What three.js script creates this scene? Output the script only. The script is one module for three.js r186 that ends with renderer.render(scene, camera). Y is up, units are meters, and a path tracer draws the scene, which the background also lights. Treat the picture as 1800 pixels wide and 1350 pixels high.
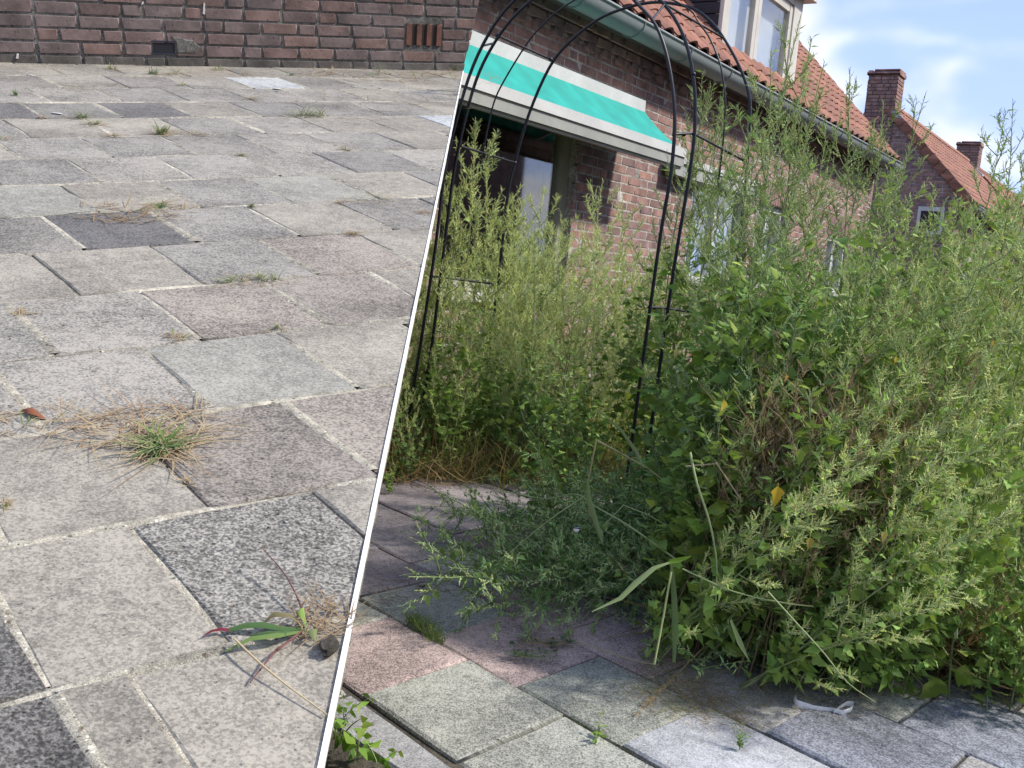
import * as THREE from 'three';
import { mergeGeometries } from 'three/addons/utils/BufferGeometryUtils.js';
import { ConvexGeometry } from 'three/addons/geometries/ConvexGeometry.js';

// ------------------------------------------------------------------ camera, sky, sun, exposure
const V = (x, y, z) => new THREE.Vector3(x, y, z);
const scene = new THREE.Scene();
const EYE = V(0, 1, 0), FOCAL = 1850, PITCH = -0.118614, ROLL = 0.0945;
const camera = new THREE.PerspectiveCamera(2 * Math.atan(675 / FOCAL) * 180 / Math.PI, 4 / 3, 0.05, 600);
camera.position.copy(EYE);
camera.rotation.set(PITCH, 0, ROLL, 'XYZ');
camera.updateMatrixWorld(true);
const renderer = new THREE.WebGLRenderer({ antialias: true });
renderer.toneMapping = THREE.LinearToneMapping;
renderer.toneMappingExposure = 2.05;
renderer.shadowMap.enabled = true;

const SUN_TO = V(1.5, 1.42, 0.10).normalize();        // from the right, a little behind the camera
const sun = new THREE.DirectionalLight(new THREE.Color(1, 0.95, 0.87), 2.8);
sun.position.copy(SUN_TO).multiplyScalar(30);
sun.castShadow = true;
sun.shadow.radius = 9;                                  // thin cloud softens it
sun.shadow.mapSize.set(4096, 4096);
Object.assign(sun.shadow.camera, { left: -14, right: 14, top: 14, bottom: -14, near: 1, far: 80 });
scene.add(sun, sun.target);

// ------------------------------------------------------------------ random numbers and noise
function rng(seed) {
  let a = seed >>> 0;
  const f = () => { a = (a + 0x6d2b79f5) | 0; let t = Math.imul(a ^ (a >>> 15), 1 | a); t = (t + Math.imul(t ^ (t >>> 7), 61 | t)) ^ t; return ((t ^ (t >>> 14)) >>> 0) / 4294967296; };
  f.r = (lo, hi) => lo + (hi - lo) * f();
  f.pick = (list) => list[Math.floor(f() * list.length) % list.length];
  return f;
}
const hash = (x, y, s) => { let h = Math.imul(x, 374761393) ^ Math.imul(y, 668265263) ^ Math.imul(s, 2147483647 - 1013); h = Math.imul(h ^ (h >>> 13), 1274126177); return ((h ^ (h >>> 16)) >>> 0) / 4294967296; };
function vnoise(x, y, s, wrap = 0) {
  const xi = Math.floor(x), yi = Math.floor(y), fx = x - xi, fy = y - yi, u = fx * fx * (3 - 2 * fx), v = fy * fy * (3 - 2 * fy);
  const w = (k) => (wrap ? ((k % wrap) + wrap) % wrap : k);
  const a = hash(w(xi), w(yi), s), b = hash(w(xi + 1), w(yi), s), c = hash(w(xi), w(yi + 1), s), d = hash(w(xi + 1), w(yi + 1), s);
  return a + (b - a) * u + (c - a) * v + (a - b - c + d) * u * v;
}
function fbm(x, y, s, oct = 4, wrap = 0) {
  let sum = 0, amp = 0.5, norm = 0;
  for (let i = 0; i < oct; i++) { sum += amp * vnoise(x, y, s + i * 17, wrap); norm += amp; x *= 2; y *= 2; wrap *= 2; amp *= 0.5; }
  return sum / norm;
}

// the sky: broken white cloud over pale blue, the same all round
{
  const W = 1536, H = 768, data = new Float32Array(W * H * 4);
  for (let row = 0; row < H; row++) {
    const up = ((row + 0.5) / H - 0.5) * Math.PI, y = Math.sin(up);
    for (let col = 0; col < W; col++) {
      const round = ((col + 0.5) / W - 0.5) * 2 * Math.PI, x = Math.cos(round) * Math.cos(up), z = Math.sin(round) * Math.cos(up);
      const h = Math.max(y, 0), t = Math.pow(1 - h, 3);
      let r = 0.145 + 0.20 * t, g = 0.245 + 0.20 * t, b = 0.56 + 0.13 * t;
      if (y > 0) {
        const k = 1 / (h + 0.22), cx = x * k * 2.1 + 3.7, cz = z * k * 2.1 + 1.3;
        const wx = fbm(cx * 0.9, cz * 0.9, 71, 3) * 1.6, n = fbm(cx * 1.5 + wx, cz * 1.5 - wx * 0.7, 5, 6), wisps = fbm(cx * 5 + wx * 2, cz * 2.4, 23, 4);
        let c = THREE.MathUtils.smoothstep(n * 0.78 + wisps * 0.22, 0.36, 0.70);
        c = Math.min(1, c * 0.95 + 0.14 * t);
        const lit = 0.47 + 0.16 * fbm(cx * 4, cz * 4, 91, 3);
        r += (lit * 1.0 - r) * c; g += (lit * 1.035 - g) * c; b += (lit * 1.12 - b) * c;
      }
      const o = (row * W + col) * 4;
      data[o] = r; data[o + 1] = g; data[o + 2] = b; data[o + 3] = 1;
    }
  }
  const sky = new THREE.DataTexture(data, W, H, THREE.RGBAFormat, THREE.FloatType);
  sky.mapping = THREE.EquirectangularReflectionMapping; sky.magFilter = THREE.LinearFilter; sky.needsUpdate = true;
  scene.background = sky; scene.environment = sky;
}

// ------------------------------------------------------------------ naming, tagging, placing
const used = {};
const numbered = (n) => { const k = used[n] = (used[n] ?? -1) + 1; return k ? n + '_' + String(k).padStart(3, '0') : n; };
function tag(o, label, category, group, kind) {
  if (label) o.userData.label = label;
  if (category) o.userData.category = category;
  if (group) o.userData.group = group;
  if (kind) o.userData.kind = kind;
  return o;
}
function thing(name, at, label, category, group) {
  const g = new THREE.Group(); g.name = numbered(name); g.position.copy(at); scene.add(g);
  return tag(g, label, category, group);
}
function structure(name, at) { const g = new THREE.Group(); g.name = numbered(name); g.position.copy(at); scene.add(g); g.userData.kind = 'structure'; return g; }
const shade = (o) => { o.castShadow = o.receiveShadow = true; return o; };
// a part from geometry given in world coordinates; all ancestors are only shifted, never turned
function part(name, geo, mat, parent, kind) {
  const m = shade(new THREE.Mesh(geo, mat)); m.name = name;
  const off = V(0, 0, 0); for (let p = parent; p && p !== scene; p = p.parent) off.add(p.position);
  if (off.lengthSq()) geo.translate(-off.x, -off.y, -off.z);
  if (kind) m.userData.kind = kind;
  (parent ?? scene).add(m);
  return m;
}
function sub(name, parent, kind) { const g = new THREE.Group(); g.name = name; if (kind) g.userData.kind = kind; parent.add(g); return g; }

// a picture position (of an 1800 x 1350 picture) to a point of the place
const ray = (px, py) => V((px - 900) / FOCAL, -(py - 675) / FOCAL, -1).applyQuaternion(camera.quaternion);
const at = (px, py, depth) => { const d = ray(px, py); return EYE.clone().addScaledVector(d, depth / -d.z); };
const ground = (px, py, h = 0) => { const d = ray(px, py); return EYE.clone().addScaledVector(d, (h - 1) / d.y); };

// ------------------------------------------------------------------ textures
function texture(size, paint, repeat, srgb = true) {
  const lum = paint(size), data = new Uint8Array(size * size * 4);
  for (let i = 0; i < size * size; i++) {
    for (let c = 0; c < 3; c++) data[i * 4 + c] = Math.max(0, Math.min(255, 255 * (lum.length > size * size ? lum[i * 3 + c] : lum[i])));
    data[i * 4 + 3] = 255;
  }
  const t = new THREE.DataTexture(data, size, size);
  t.wrapS = t.wrapT = THREE.RepeatWrapping; t.magFilter = THREE.LinearFilter; t.repeat.set(1 / repeat, 1 / repeat); t.needsUpdate = true;
  if (srgb) t.colorSpace = THREE.SRGBColorSpace;
  return t;
}
// speckled concrete: grain, darker and lighter stones, blotches of dirt
function speckle({ seed, base = 0.8, grain = 0.1, dark = 0, darkSize = 1.5, darkAmt = 0.3, light = 0, lightSize = 1.2, lightAmt = 0.25, blotch = 0.1, spots = 0, streak = 0, mottle = 0, cells = 150 }) {
  return (n) => {
    const R = rng(seed), a = new Float32Array(n * n * 3);
    const stones = (count, size, amount, hue) => {
      for (let k = 0; k < count * n * n / 1e4; k++) {
        const cx = R() * n, cy = R() * n, r = size * R.r(0.5, 1.5), e = R.r(0.7, 1.4), v = amount * R.r(0.4, 1.2), w = (R() - 0.5) * hue, m = Math.ceil(r * 1.5);
        for (let dy = -m; dy <= m; dy++) for (let dx = -m; dx <= m; dx++) {
          const d = (dx * dx * e + dy * dy / e) / (r * r); if (d > 1) continue;
          const i = (((Math.floor(cy + dy) % n) + n) % n * n + ((Math.floor(cx + dx) % n) + n) % n) * 3;
          a[i] += v * (1 + w) * (1 - d * 0.4); a[i + 1] += v * (1 - d * 0.4); a[i + 2] += v * (1 - w) * (1 - d * 0.4);
        }
      }
    };
    stones(dark, darkSize, -darkAmt, 0.25); stones(light, lightSize, lightAmt, 0.25); stones(spots * 0.5, 7, -0.10, 0.1); stones(spots * 0.3, 11, -0.07, 0.1);
    for (let y = 0; y < n; y++) for (let x = 0; x < n; x++) {
      const i = (y * n + x) * 3, u = x / n, v = y / n;
      const b = (fbm(u * 4, v * 4, seed, 5, 4) - 0.5) * 2 * blotch + (fbm(u * 40, v * 40, seed + 3, 3, 40) - 0.5) * 2 * grain * 0.9 + (R() - 0.5) * 2 * grain + (mottle ? (THREE.MathUtils.smoothstep(fbm(u * cells, v * cells, seed + 21, 2, cells), 0.25, 0.72) - 0.5) * 2 * mottle : 0)
        + streak * (fbm(u * 3, v * 24, seed + 9, 3, 3) - 0.5);
      for (let c = 0; c < 3; c++) a[i + c] = Math.min(0.97, Math.max(0.03, base + a[i + c] + b));
    }
    return a;
  };
}
const texFine = texture(1024, speckle({ seed: 11, base: 0.79, grain: 0.10, dark: 26, darkSize: 1.7, darkAmt: 0.24, light: 24, lightAmt: 0.14, blotch: 0.17, spots: 1.1, mottle: 0.085, cells: 270 }), 0.8);
const texMid = texture(1024, speckle({ seed: 12, base: 0.78, grain: 0.12, dark: 45, darkSize: 2.0, darkAmt: 0.26, light: 40, lightSize: 1.7, lightAmt: 0.18, blotch: 0.22, spots: 1.3, mottle: 0.125, cells: 260 }), 0.8);
const texCoarse = texture(768, speckle({ seed: 13, base: 0.66, grain: 0.12, dark: 60, darkSize: 2.1, darkAmt: 0.22, light: 50, lightSize: 1.9, lightAmt: 0.2, blotch: 0.14, mottle: 0.16, cells: 250 }), 0.7);
const texStreak = texture(768, speckle({ seed: 14, base: 0.70, grain: 0.12, dark: 50, darkSize: 2.0, darkAmt: 0.22, light: 30, lightSize: 2.0, lightAmt: 0.24, blotch: 0.14, streak: 0.16, mottle: 0.12, cells: 170 }), 0.62);
const texBrick = texture(512, speckle({ seed: 15, base: 0.78, grain: 0.09, dark: 5, darkSize: 3, darkAmt: 0.25, light: 3, lightSize: 2.5, lightAmt: 0.2, blotch: 0.3 }), 0.5);
const texEarth = texture(512, speckle({ seed: 16, base: 0.62, grain: 0.16, dark: 40, darkSize: 2.2, darkAmt: 0.25, light: 30, lightSize: 1.8, lightAmt: 0.25, blotch: 0.2 }), 0.5);
const texPaint = texture(256, speckle({ seed: 17, base: 0.9, grain: 0.025, blotch: 0.06 }), 0.8);
const texCloth = texture(256, (n) => { const a = new Float32Array(n * n); for (let y = 0; y < n; y++) for (let x = 0; x < n; x++) a[y * n + x] = 0.80 + 0.05 * ((x + y) % 2) + 0.20 * fbm(x / 32, y / 32, 8, 4, 8); return a; }, 0.9);
const bump = (t) => { const b = t.clone(); b.colorSpace = THREE.NoColorSpace; return b; };
const stone = (color, map, b = 0.0012, rough = 0.93) => new THREE.MeshStandardMaterial({ color: new THREE.Color(...color), map, bumpMap: bump(map), bumpScale: b, roughness: rough });
const plain = (color, rough = 0.7, metal = 0) => new THREE.MeshStandardMaterial({ color: new THREE.Color(...color), roughness: rough, metalness: metal });
const painted = (color, rough = 0.5) => new THREE.MeshStandardMaterial({ color: new THREE.Color(...color), map: texPaint, roughness: rough });
const leafMat = (color, through = 0.35, rough = 0.75) => new THREE.MeshPhysicalMaterial({ color: new THREE.Color(...color), transmission: through, thickness: 0, roughness: rough, side: THREE.DoubleSide, specularIntensity: 0.5 });

// ------------------------------------------------------------------ geometry helpers
// a flat stone from a 2-D outline: top, worn bevel and sides; a, b, n are the axes of its plane
function slab(poly, origin, a, b, n, { thick = 0.04, bevel = 0.004, cut = 3, wear = 0.0015, lift = 0, tilt = 0, rand, uo = 0, vo = 0 }) {
  const ring = [];
  const cx = poly.reduce((s, p) => s + p[0], 0) / poly.length, cy = poly.reduce((s, p) => s + p[1], 0) / poly.length;
  poly.forEach((p, i) => { const q = poly[(i + 1) % poly.length]; const m = Math.hypot(q[0] - p[0], q[1] - p[1]) < 0.05 ? 1 : cut; for (let k = 0; k < m; k++) ring.push([p[0] + (q[0] - p[0]) * k / m, p[1] + (q[1] - p[1]) * k / m]); });
  const N = ring.length, pos = [], uv = [], idx = [], tx = tilt ? rand.r(-tilt, tilt) : 0, ty = tilt ? rand.r(-tilt, tilt) : 0;
  const put = (x, y, h) => { const hh = h + lift + tx * (x - cx) + ty * (y - cy); pos.push(origin.x + a.x * x + b.x * y + n.x * hh, origin.y + a.y * x + b.y * y + n.y * hh, origin.z + a.z * x + b.z * y + n.z * hh); uv.push(x + uo, y + vo + h); };
  const inner = [], outer = [];
  for (const [x, y] of ring) {
    const l = Math.hypot(x - cx, y - cy) || 1, j = rand ? rand.r(0, wear) : 0, w = bevel * (rand ? rand.r(0.8, 1.5) : 1);
    outer.push([x - (x - cx) / l * j, y - (y - cy) / l * j]);
    inner.push([x - (x - cx) / l * (j + w * 1.3), y - (y - cy) / l * (j + w * 1.3)]);
  }
  put(cx, cy, 0);
  for (const p of inner) put(p[0], p[1], 0);
  for (let i = 0; i < N; i++) idx.push(0, 1 + i, 1 + (i + 1) % N);
  let o = pos.length / 3;
  for (const p of inner) put(p[0], p[1], 0);
  for (const p of outer) put(p[0], p[1], -bevel);
  for (let i = 0; i < N; i++) { const j = (i + 1) % N; idx.push(o + i, o + N + i, o + j, o + j, o + N + i, o + N + j); }
  o = pos.length / 3;
  for (const p of outer) put(p[0], p[1], -bevel);
  for (const p of outer) put(p[0], p[1], -thick);
  for (let i = 0; i < N; i++) { const j = (i + 1) % N; idx.push(o + i, o + N + i, o + j, o + j, o + N + i, o + N + j); }
  const g = new THREE.BufferGeometry();
  g.setAttribute('position', new THREE.Float32BufferAttribute(pos, 3)); g.setAttribute('uv', new THREE.Float32BufferAttribute(uv, 2));
  const turned = a.clone().cross(b).dot(n) < 0;
  if (turned) for (let i = 0; i < idx.length; i += 3) [idx[i + 1], idx[i + 2]] = [idx[i + 2], idx[i + 1]];
  g.setIndex(idx); g.computeVertexNormals();
  return g;
}
// keeps the side of the line p0 -> p1 that lies to its left
function clip(poly, p0, p1) {
  const side = (p) => (p1[0] - p0[0]) * (p[1] - p0[1]) - (p1[1] - p0[1]) * (p[0] - p0[0]), out = [];
  poly.forEach((p, i) => {
    const q = poly[(i + 1) % poly.length], s = side(p), t = side(q);
    if (s >= 0) out.push(p);
    if ((s > 0 && t < 0) || (s < 0 && t > 0)) out.push([p[0] + (q[0] - p[0]) * s / (s - t), p[1] + (q[1] - p[1]) * s / (s - t)]);
  });
  return out;
}
const areaOf = (p) => Math.abs(p.reduce((s, q, i) => { const r = p[(i + 1) % p.length]; return s + q[0] * r[1] - q[1] * r[0]; }, 0)) / 2;
// a box with edges along three axes, from lo to hi in those axes
function boxIn(origin, a, b, n, lo, hi, bevel = 0) {
  if (bevel) return slabBox(origin, a, b, n, lo, hi, bevel);
  const g = new THREE.BoxGeometry(hi[0] - lo[0], hi[1] - lo[1], hi[2] - lo[2]);
  g.translate((lo[0] + hi[0]) / 2, (lo[1] + hi[1]) / 2, (lo[2] + hi[2]) / 2);
  const p = g.attributes.position, uv = g.attributes.uv, nn = g.attributes.normal;
  for (let i = 0; i < p.count; i++) { const ax = Math.abs(nn.getX(i)) > 0.5, ay = Math.abs(nn.getY(i)) > 0.5; uv.setXY(i, ax ? p.getZ(i) : p.getX(i), ay ? p.getZ(i) : p.getY(i)); }
  const m = new THREE.Matrix4().makeBasis(a, b, n).setPosition(origin);
  g.applyMatrix4(m);
  if (m.determinant() < 0) { const ix = g.index.array; for (let i = 0; i < ix.length; i += 3) { const t = ix[i + 1]; ix[i + 1] = ix[i + 2]; ix[i + 2] = t; } }
  return g;
}
function slabBox(origin, a, b, n, lo, hi, bevel) {
  return slab([[lo[0], lo[1]], [hi[0], lo[1]], [hi[0], hi[1]], [lo[0], hi[1]]], origin.clone().addScaledVector(n, hi[2]), a, b, n, { thick: hi[2] - lo[2], bevel, cut: 1, wear: 0 });
}
const merge = (list) => { list = list.filter(Boolean).map((g) => { const q = g.index ? g.toNonIndexed() : g; for (const k of Object.keys(q.attributes)) if (!['position', 'normal', 'uv'].includes(k)) q.deleteAttribute(k); return q; }); return mergeGeometries(list); };
function tube(pts, radii, seg = 5, steps = 3) {
  const curve = new THREE.CatmullRomCurve3(pts, false, 'catmullrom', 0.5), n = Math.max(2, (pts.length - 1) * steps), pos = [], uv = [], idx = [];
  const frames = curve.computeFrenetFrames(n, false), r = (t) => { const k = t * (radii.length - 1), i = Math.min(radii.length - 2, Math.floor(k)); return radii.length < 2 ? radii[0] : radii[i] + (radii[i + 1] - radii[i]) * (k - i); };
  for (let i = 0; i <= n; i++) {
    const p = curve.getPoint(i / n), q = r(i / n);
    for (let j = 0; j <= seg; j++) {
      const w = j / seg * Math.PI * 2, c = Math.cos(w) * q, s = Math.sin(w) * q, N = frames.normals[i], B = frames.binormals[i];
      pos.push(p.x + N.x * c + B.x * s, p.y + N.y * c + B.y * s, p.z + N.z * c + B.z * s); uv.push(j / seg * 0.02, i / n * 0.3);
      if (i < n && j < seg) { const o = i * (seg + 1) + j; idx.push(o, o + seg + 1, o + 1, o + 1, o + seg + 1, o + seg + 2); }
    }
  }
  const g = new THREE.BufferGeometry();
  g.setAttribute('position', new THREE.Float32BufferAttribute(pos, 3)); g.setAttribute('uv', new THREE.Float32BufferAttribute(uv, 2)); g.setIndex(idx); g.computeVertexNormals();
  return g;
}
// a strip along points: a blade of grass, a ribbon; across gives its width direction
function strip(pts, widths, across, fold = 0) {
  const pos = [], uv = [], idx = [], n = pts.length;
  pts.forEach((p, i) => {
    const d = (pts[Math.min(n - 1, i + 1)].clone().sub(pts[Math.max(0, i - 1)])).normalize(), s = across.clone().addScaledVector(d, -across.dot(d)).normalize(), up = s.clone().cross(d).normalize(), w = widths[i] / 2;
    for (const [k, h] of [[-1, fold * w], [0, 0], [1, fold * w]]) { const q = p.clone().addScaledVector(s, k * w).addScaledVector(up, h); pos.push(q.x, q.y, q.z); uv.push(k * w, i / n * 0.3); }
    if (i < n - 1) for (const k of [0, 1]) { const o = i * 3 + k; idx.push(o, o + 3, o + 1, o + 1, o + 3, o + 4); }
  });
  const g = new THREE.BufferGeometry();
  g.setAttribute('position', new THREE.Float32BufferAttribute(pos, 3)); g.setAttribute('uv', new THREE.Float32BufferAttribute(uv, 2)); g.setIndex(idx); g.computeVertexNormals();
  return g;
}
function instances(name, geo, mat, list, parent, colors) {
  const m = shade(new THREE.InstancedMesh(geo, mat, list.length)); m.name = name; m.userData.kind = 'stuff';
  list.forEach((x, i) => { m.setMatrixAt(i, x); if (colors) m.setColorAt(i, colors[i]); });
  (parent ?? scene).add(m);
  return m;
}
const UP = V(0, 1, 0);
function aim(pos, dir, twist, sx, sy, sz) {          // a matrix that stands a y-axis model along dir
  const q = new THREE.Quaternion().setFromUnitVectors(UP, dir.clone().normalize()).multiply(new THREE.Quaternion().setFromAxisAngle(UP, twist));
  return new THREE.Matrix4().compose(pos, q, V(sx, sy, sz));
}
// ------------------------------------------------------------------ the ground of the front garden and the tiled path
{
  const g = new THREE.PlaneGeometry(900, 900, 60, 60); g.rotateX(-Math.PI / 2); g.translate(0, -0.06, 0);
  const uv = g.attributes.uv, p = g.attributes.position; for (let i = 0; i < p.count; i++) uv.setXY(i, p.getX(i), p.getZ(i));
  part('ground', g, stone([0.105, 0.085, 0.055], texEarth, 0.006, 1), scene, 'structure');
}
const PATH = (() => {
  const e1 = V(0.230, 0, 0.262), e2 = V(0.225, 0, -0.262), o = ground(904, 1205);
  return { e1, e2, o, l1: e1.length(), l2: e2.length(), a: e1.clone().normalize(), b: e2.clone().normalize(), at: (i, j, h = 0) => o.clone().addScaledVector(e1, i).addScaledVector(e2, j).add(V(0, h, 0)),
    ij: (p) => { const x = p.x - o.x, z = p.z - o.z, det = e1.x * e2.z - e2.x * e1.z; return [(x * e2.z - e2.x * z) / det, (e1.x * z - x * e1.z) / det]; } };
})();
{
  const R = rng(202), { a, b, o, l1, l2 } = PATH, path = structure('paved_path', o);
  path.userData.label = 'flat path of pink, green-grey and blue-grey tiles before the weeds';
  const M = { green: [stone([0.428, 0.435, 0.367], texMid, 0.0016), stone([0.469, 0.469, 0.401], texMid, 0.0016)], pink: [stone([0.571, 0.442, 0.401], texMid, 0.0016), stone([0.524, 0.401, 0.367], texMid, 0.0016)], grey: [stone([0.408, 0.388, 0.367], texMid), stone([0.449, 0.428, 0.408], texMid)],
    purple: [stone([0.340, 0.292, 0.299], texMid), stone([0.374, 0.326, 0.326], texMid)], beige: [stone([0.707, 0.653, 0.585], texFine)], pale: [stone([0.544, 0.551, 0.564], texFine)], blue: [stone([0.394, 0.415, 0.469], texStreak), stone([0.340, 0.354, 0.401], texStreak)] };
  const kind = {}, off = (j) => (((j % 2) + 2) % 2 ? 0.5 : 0);
  const cell = (px, py) => { const [i, j] = PATH.ij(ground(px, py)), jj = Math.floor(j); return [Math.floor(i - off(jj)), jj]; };
  for (const [x, y, k] of [[680, 1140, 'pink'], [890, 1140, 'pink'], [780, 1240, 'green'], [1060, 1220, 'green'], [940, 1320, 'green'], [740, 1065, 'green'], [625, 1075, 'green'], [1170, 1290, 'beige'], [980, 1080, 'pink'], [1100, 1110, 'pink'], [1080, 1150, 'pink'], [1220, 1180, 'grey'],
    [1300, 1200, 'grey'], [1420, 1290, 'pale'], [1330, 1340, 'pale'], [1520, 1310, 'blue'], [1650, 1280, 'blue'], [1640, 1340, 'blue'], [1750, 1320, 'blue'], [690, 1000, 'purple'], [700, 930, 'purple'], [800, 900, 'purple'], [660, 960, 'purple']]) kind[cell(x, y)] = k;
  const n = V(0, 1, 0);
  for (let j = -1; j <= 8; j++) for (let i = -11; i <= 4; i++) {
    const gap = 0.004 + (j === 0 ? 0.004 : 0), f = off(j), k = kind[[i, j]] ?? (i < -3 ? 'purple' : R.pick(['grey', 'green', 'pink', 'grey']));
    const c = PATH.at(i + f + 0.5, j + 0.5); if (c.z < -4.9 || c.x > 2.4 || c.x < -1.6) continue;
    const poly = [[i + f, j + gap * 2.4], [i + f + 1 - gap, j + gap * 2.4], [i + f + 1 - gap, j + 1 - gap], [i + f, j + 1 - gap]].map(([u, v]) => [(u + R.r(-1, 1) * 0.01) * l1, (v + R.r(-1, 1) * 0.008) * l2]);
    part('tile', slab(poly, o, a, b, n, { thick: 0.05, bevel: 0.005, cut: 3, wear: 0.003, lift: R.r(-0.004, 0.003), tilt: 0.014, rand: R, uo: R.r(0, 5), vo: R.r(0, 5) }), R.pick(M[k]), path);
  }
  // kerb at the front left and a blue street brick beside it
  const kerbM = stone([0.50, 0.49, 0.475], texFine);
  for (let k = -4; k < 3; k++) part('kerb_stone', slab([[k * 2.2 - 0.6, -1.36], [k * 2.2 + 1.58, -1.36], [k * 2.2 + 1.58, -1.05], [k * 2.2 - 0.6, -1.05]].map(([u, v]) => [u * l1, v * l2]), o, a, b, n, { thick: 0.12, bevel: 0.007, cut: 4, wear: 0.003, lift: -0.006, rand: R, uo: R.r(0, 4) }), kerbM, path);
  const streetM = [stone([0.17, 0.19, 0.23], texMid), stone([0.21, 0.22, 0.25], texMid), stone([0.20, 0.08, 0.055], texMid)];
  for (let c = 0; c < 3; c++) for (let k = -5; k < 7; k++) part('street_brick', slab([[k * 0.6 + c * 0.3, -1.72 - c * 0.31], [k * 0.6 + 0.58 + c * 0.3, -1.72 - c * 0.31], [k * 0.6 + 0.58 + c * 0.3, -1.43 - c * 0.31], [k * 0.6 + c * 0.3, -1.43 - c * 0.31]].map(([u, v]) => [u * l1, v * l2]), o, a, b, n, { thick: 0.06, bevel: 0.005, cut: 2, wear: 0.002, lift: -0.02 + R.r(-0.003, 0.003), rand: R, uo: R.r(0, 4) }), R.pick(streetM), path);
  part('joint_earth', slab([[-12, -3.2], [6, -3.2], [6, 9.2], [-12, 9.2]].map(([u, v]) => [u * l1, v * l2]), o, a, b, n, { thick: 0.02, bevel: 0.001, cut: 1, wear: 0, lift: -0.013 }), stone([0.17, 0.145, 0.105], texEarth, 0.005, 1), path);
}

// ------------------------------------------------------------------ the sloping tiled yard on the left and its brick wall
// plane of the yard: row unit u to the right, v towards the wall, fitted to the joints
const LEFT = (() => {
  const col = (x, y, w) => V((x - 900 * w) / FOCAL, -(y - 675 * w) / FOCAL, -w).applyQuaternion(camera.quaternion);
  const h = [[395.376977, -132.628319, 759.442261], [15.4293362, -50.280838, 1047.66804], [0.0916547305, 0.157684303, 1]];
  const a = col(h[0][0], h[1][0], h[2][0]), b = col(h[0][1], h[1][1], h[2][1]), o = col(h[0][2], h[1][2], h[2][2]);
  const s = 0.30 / Math.sqrt(a.length() * b.length()) * 0.9;
  a.multiplyScalar(s); b.multiplyScalar(s); o.multiplyScalar(s).add(EYE);
  const lu = a.length(), lv = b.length(), n = a.clone().cross(b).normalize();
  const m = new THREE.Matrix3().set(h[0][0], h[0][1], h[0][2], h[1][0], h[1][1], h[1][2], h[2][0], h[2][1], h[2][2]).invert();
  const uv = (px, py) => { const q = V(px, py, 1).applyMatrix3(m); return [q.x / q.z, q.y / q.z]; };
  const P = (u, v, up = 0) => o.clone().addScaledVector(a, u).addScaledVector(b, v).addScaledVector(n, up);
  return { a: a.clone().normalize(), b: b.clone().normalize(), n, o, lu, lv, uv, P, px: (x, y, up) => P(...uv(x, y), up), flat: V(0, 0, 0).crossVectors(a, n).normalize().negate() };
})();
const cutLow = LEFT.uv(562, 1350), cutHigh = LEFT.uv(814, 126), wallA = LEFT.uv(0, 110), wallB = LEFT.uv(816, 124.5);
const edgeU = (v) => cutLow[0] + (cutHigh[0] - cutLow[0]) * (v - cutLow[1]) / (cutHigh[1] - cutLow[1]);
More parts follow.
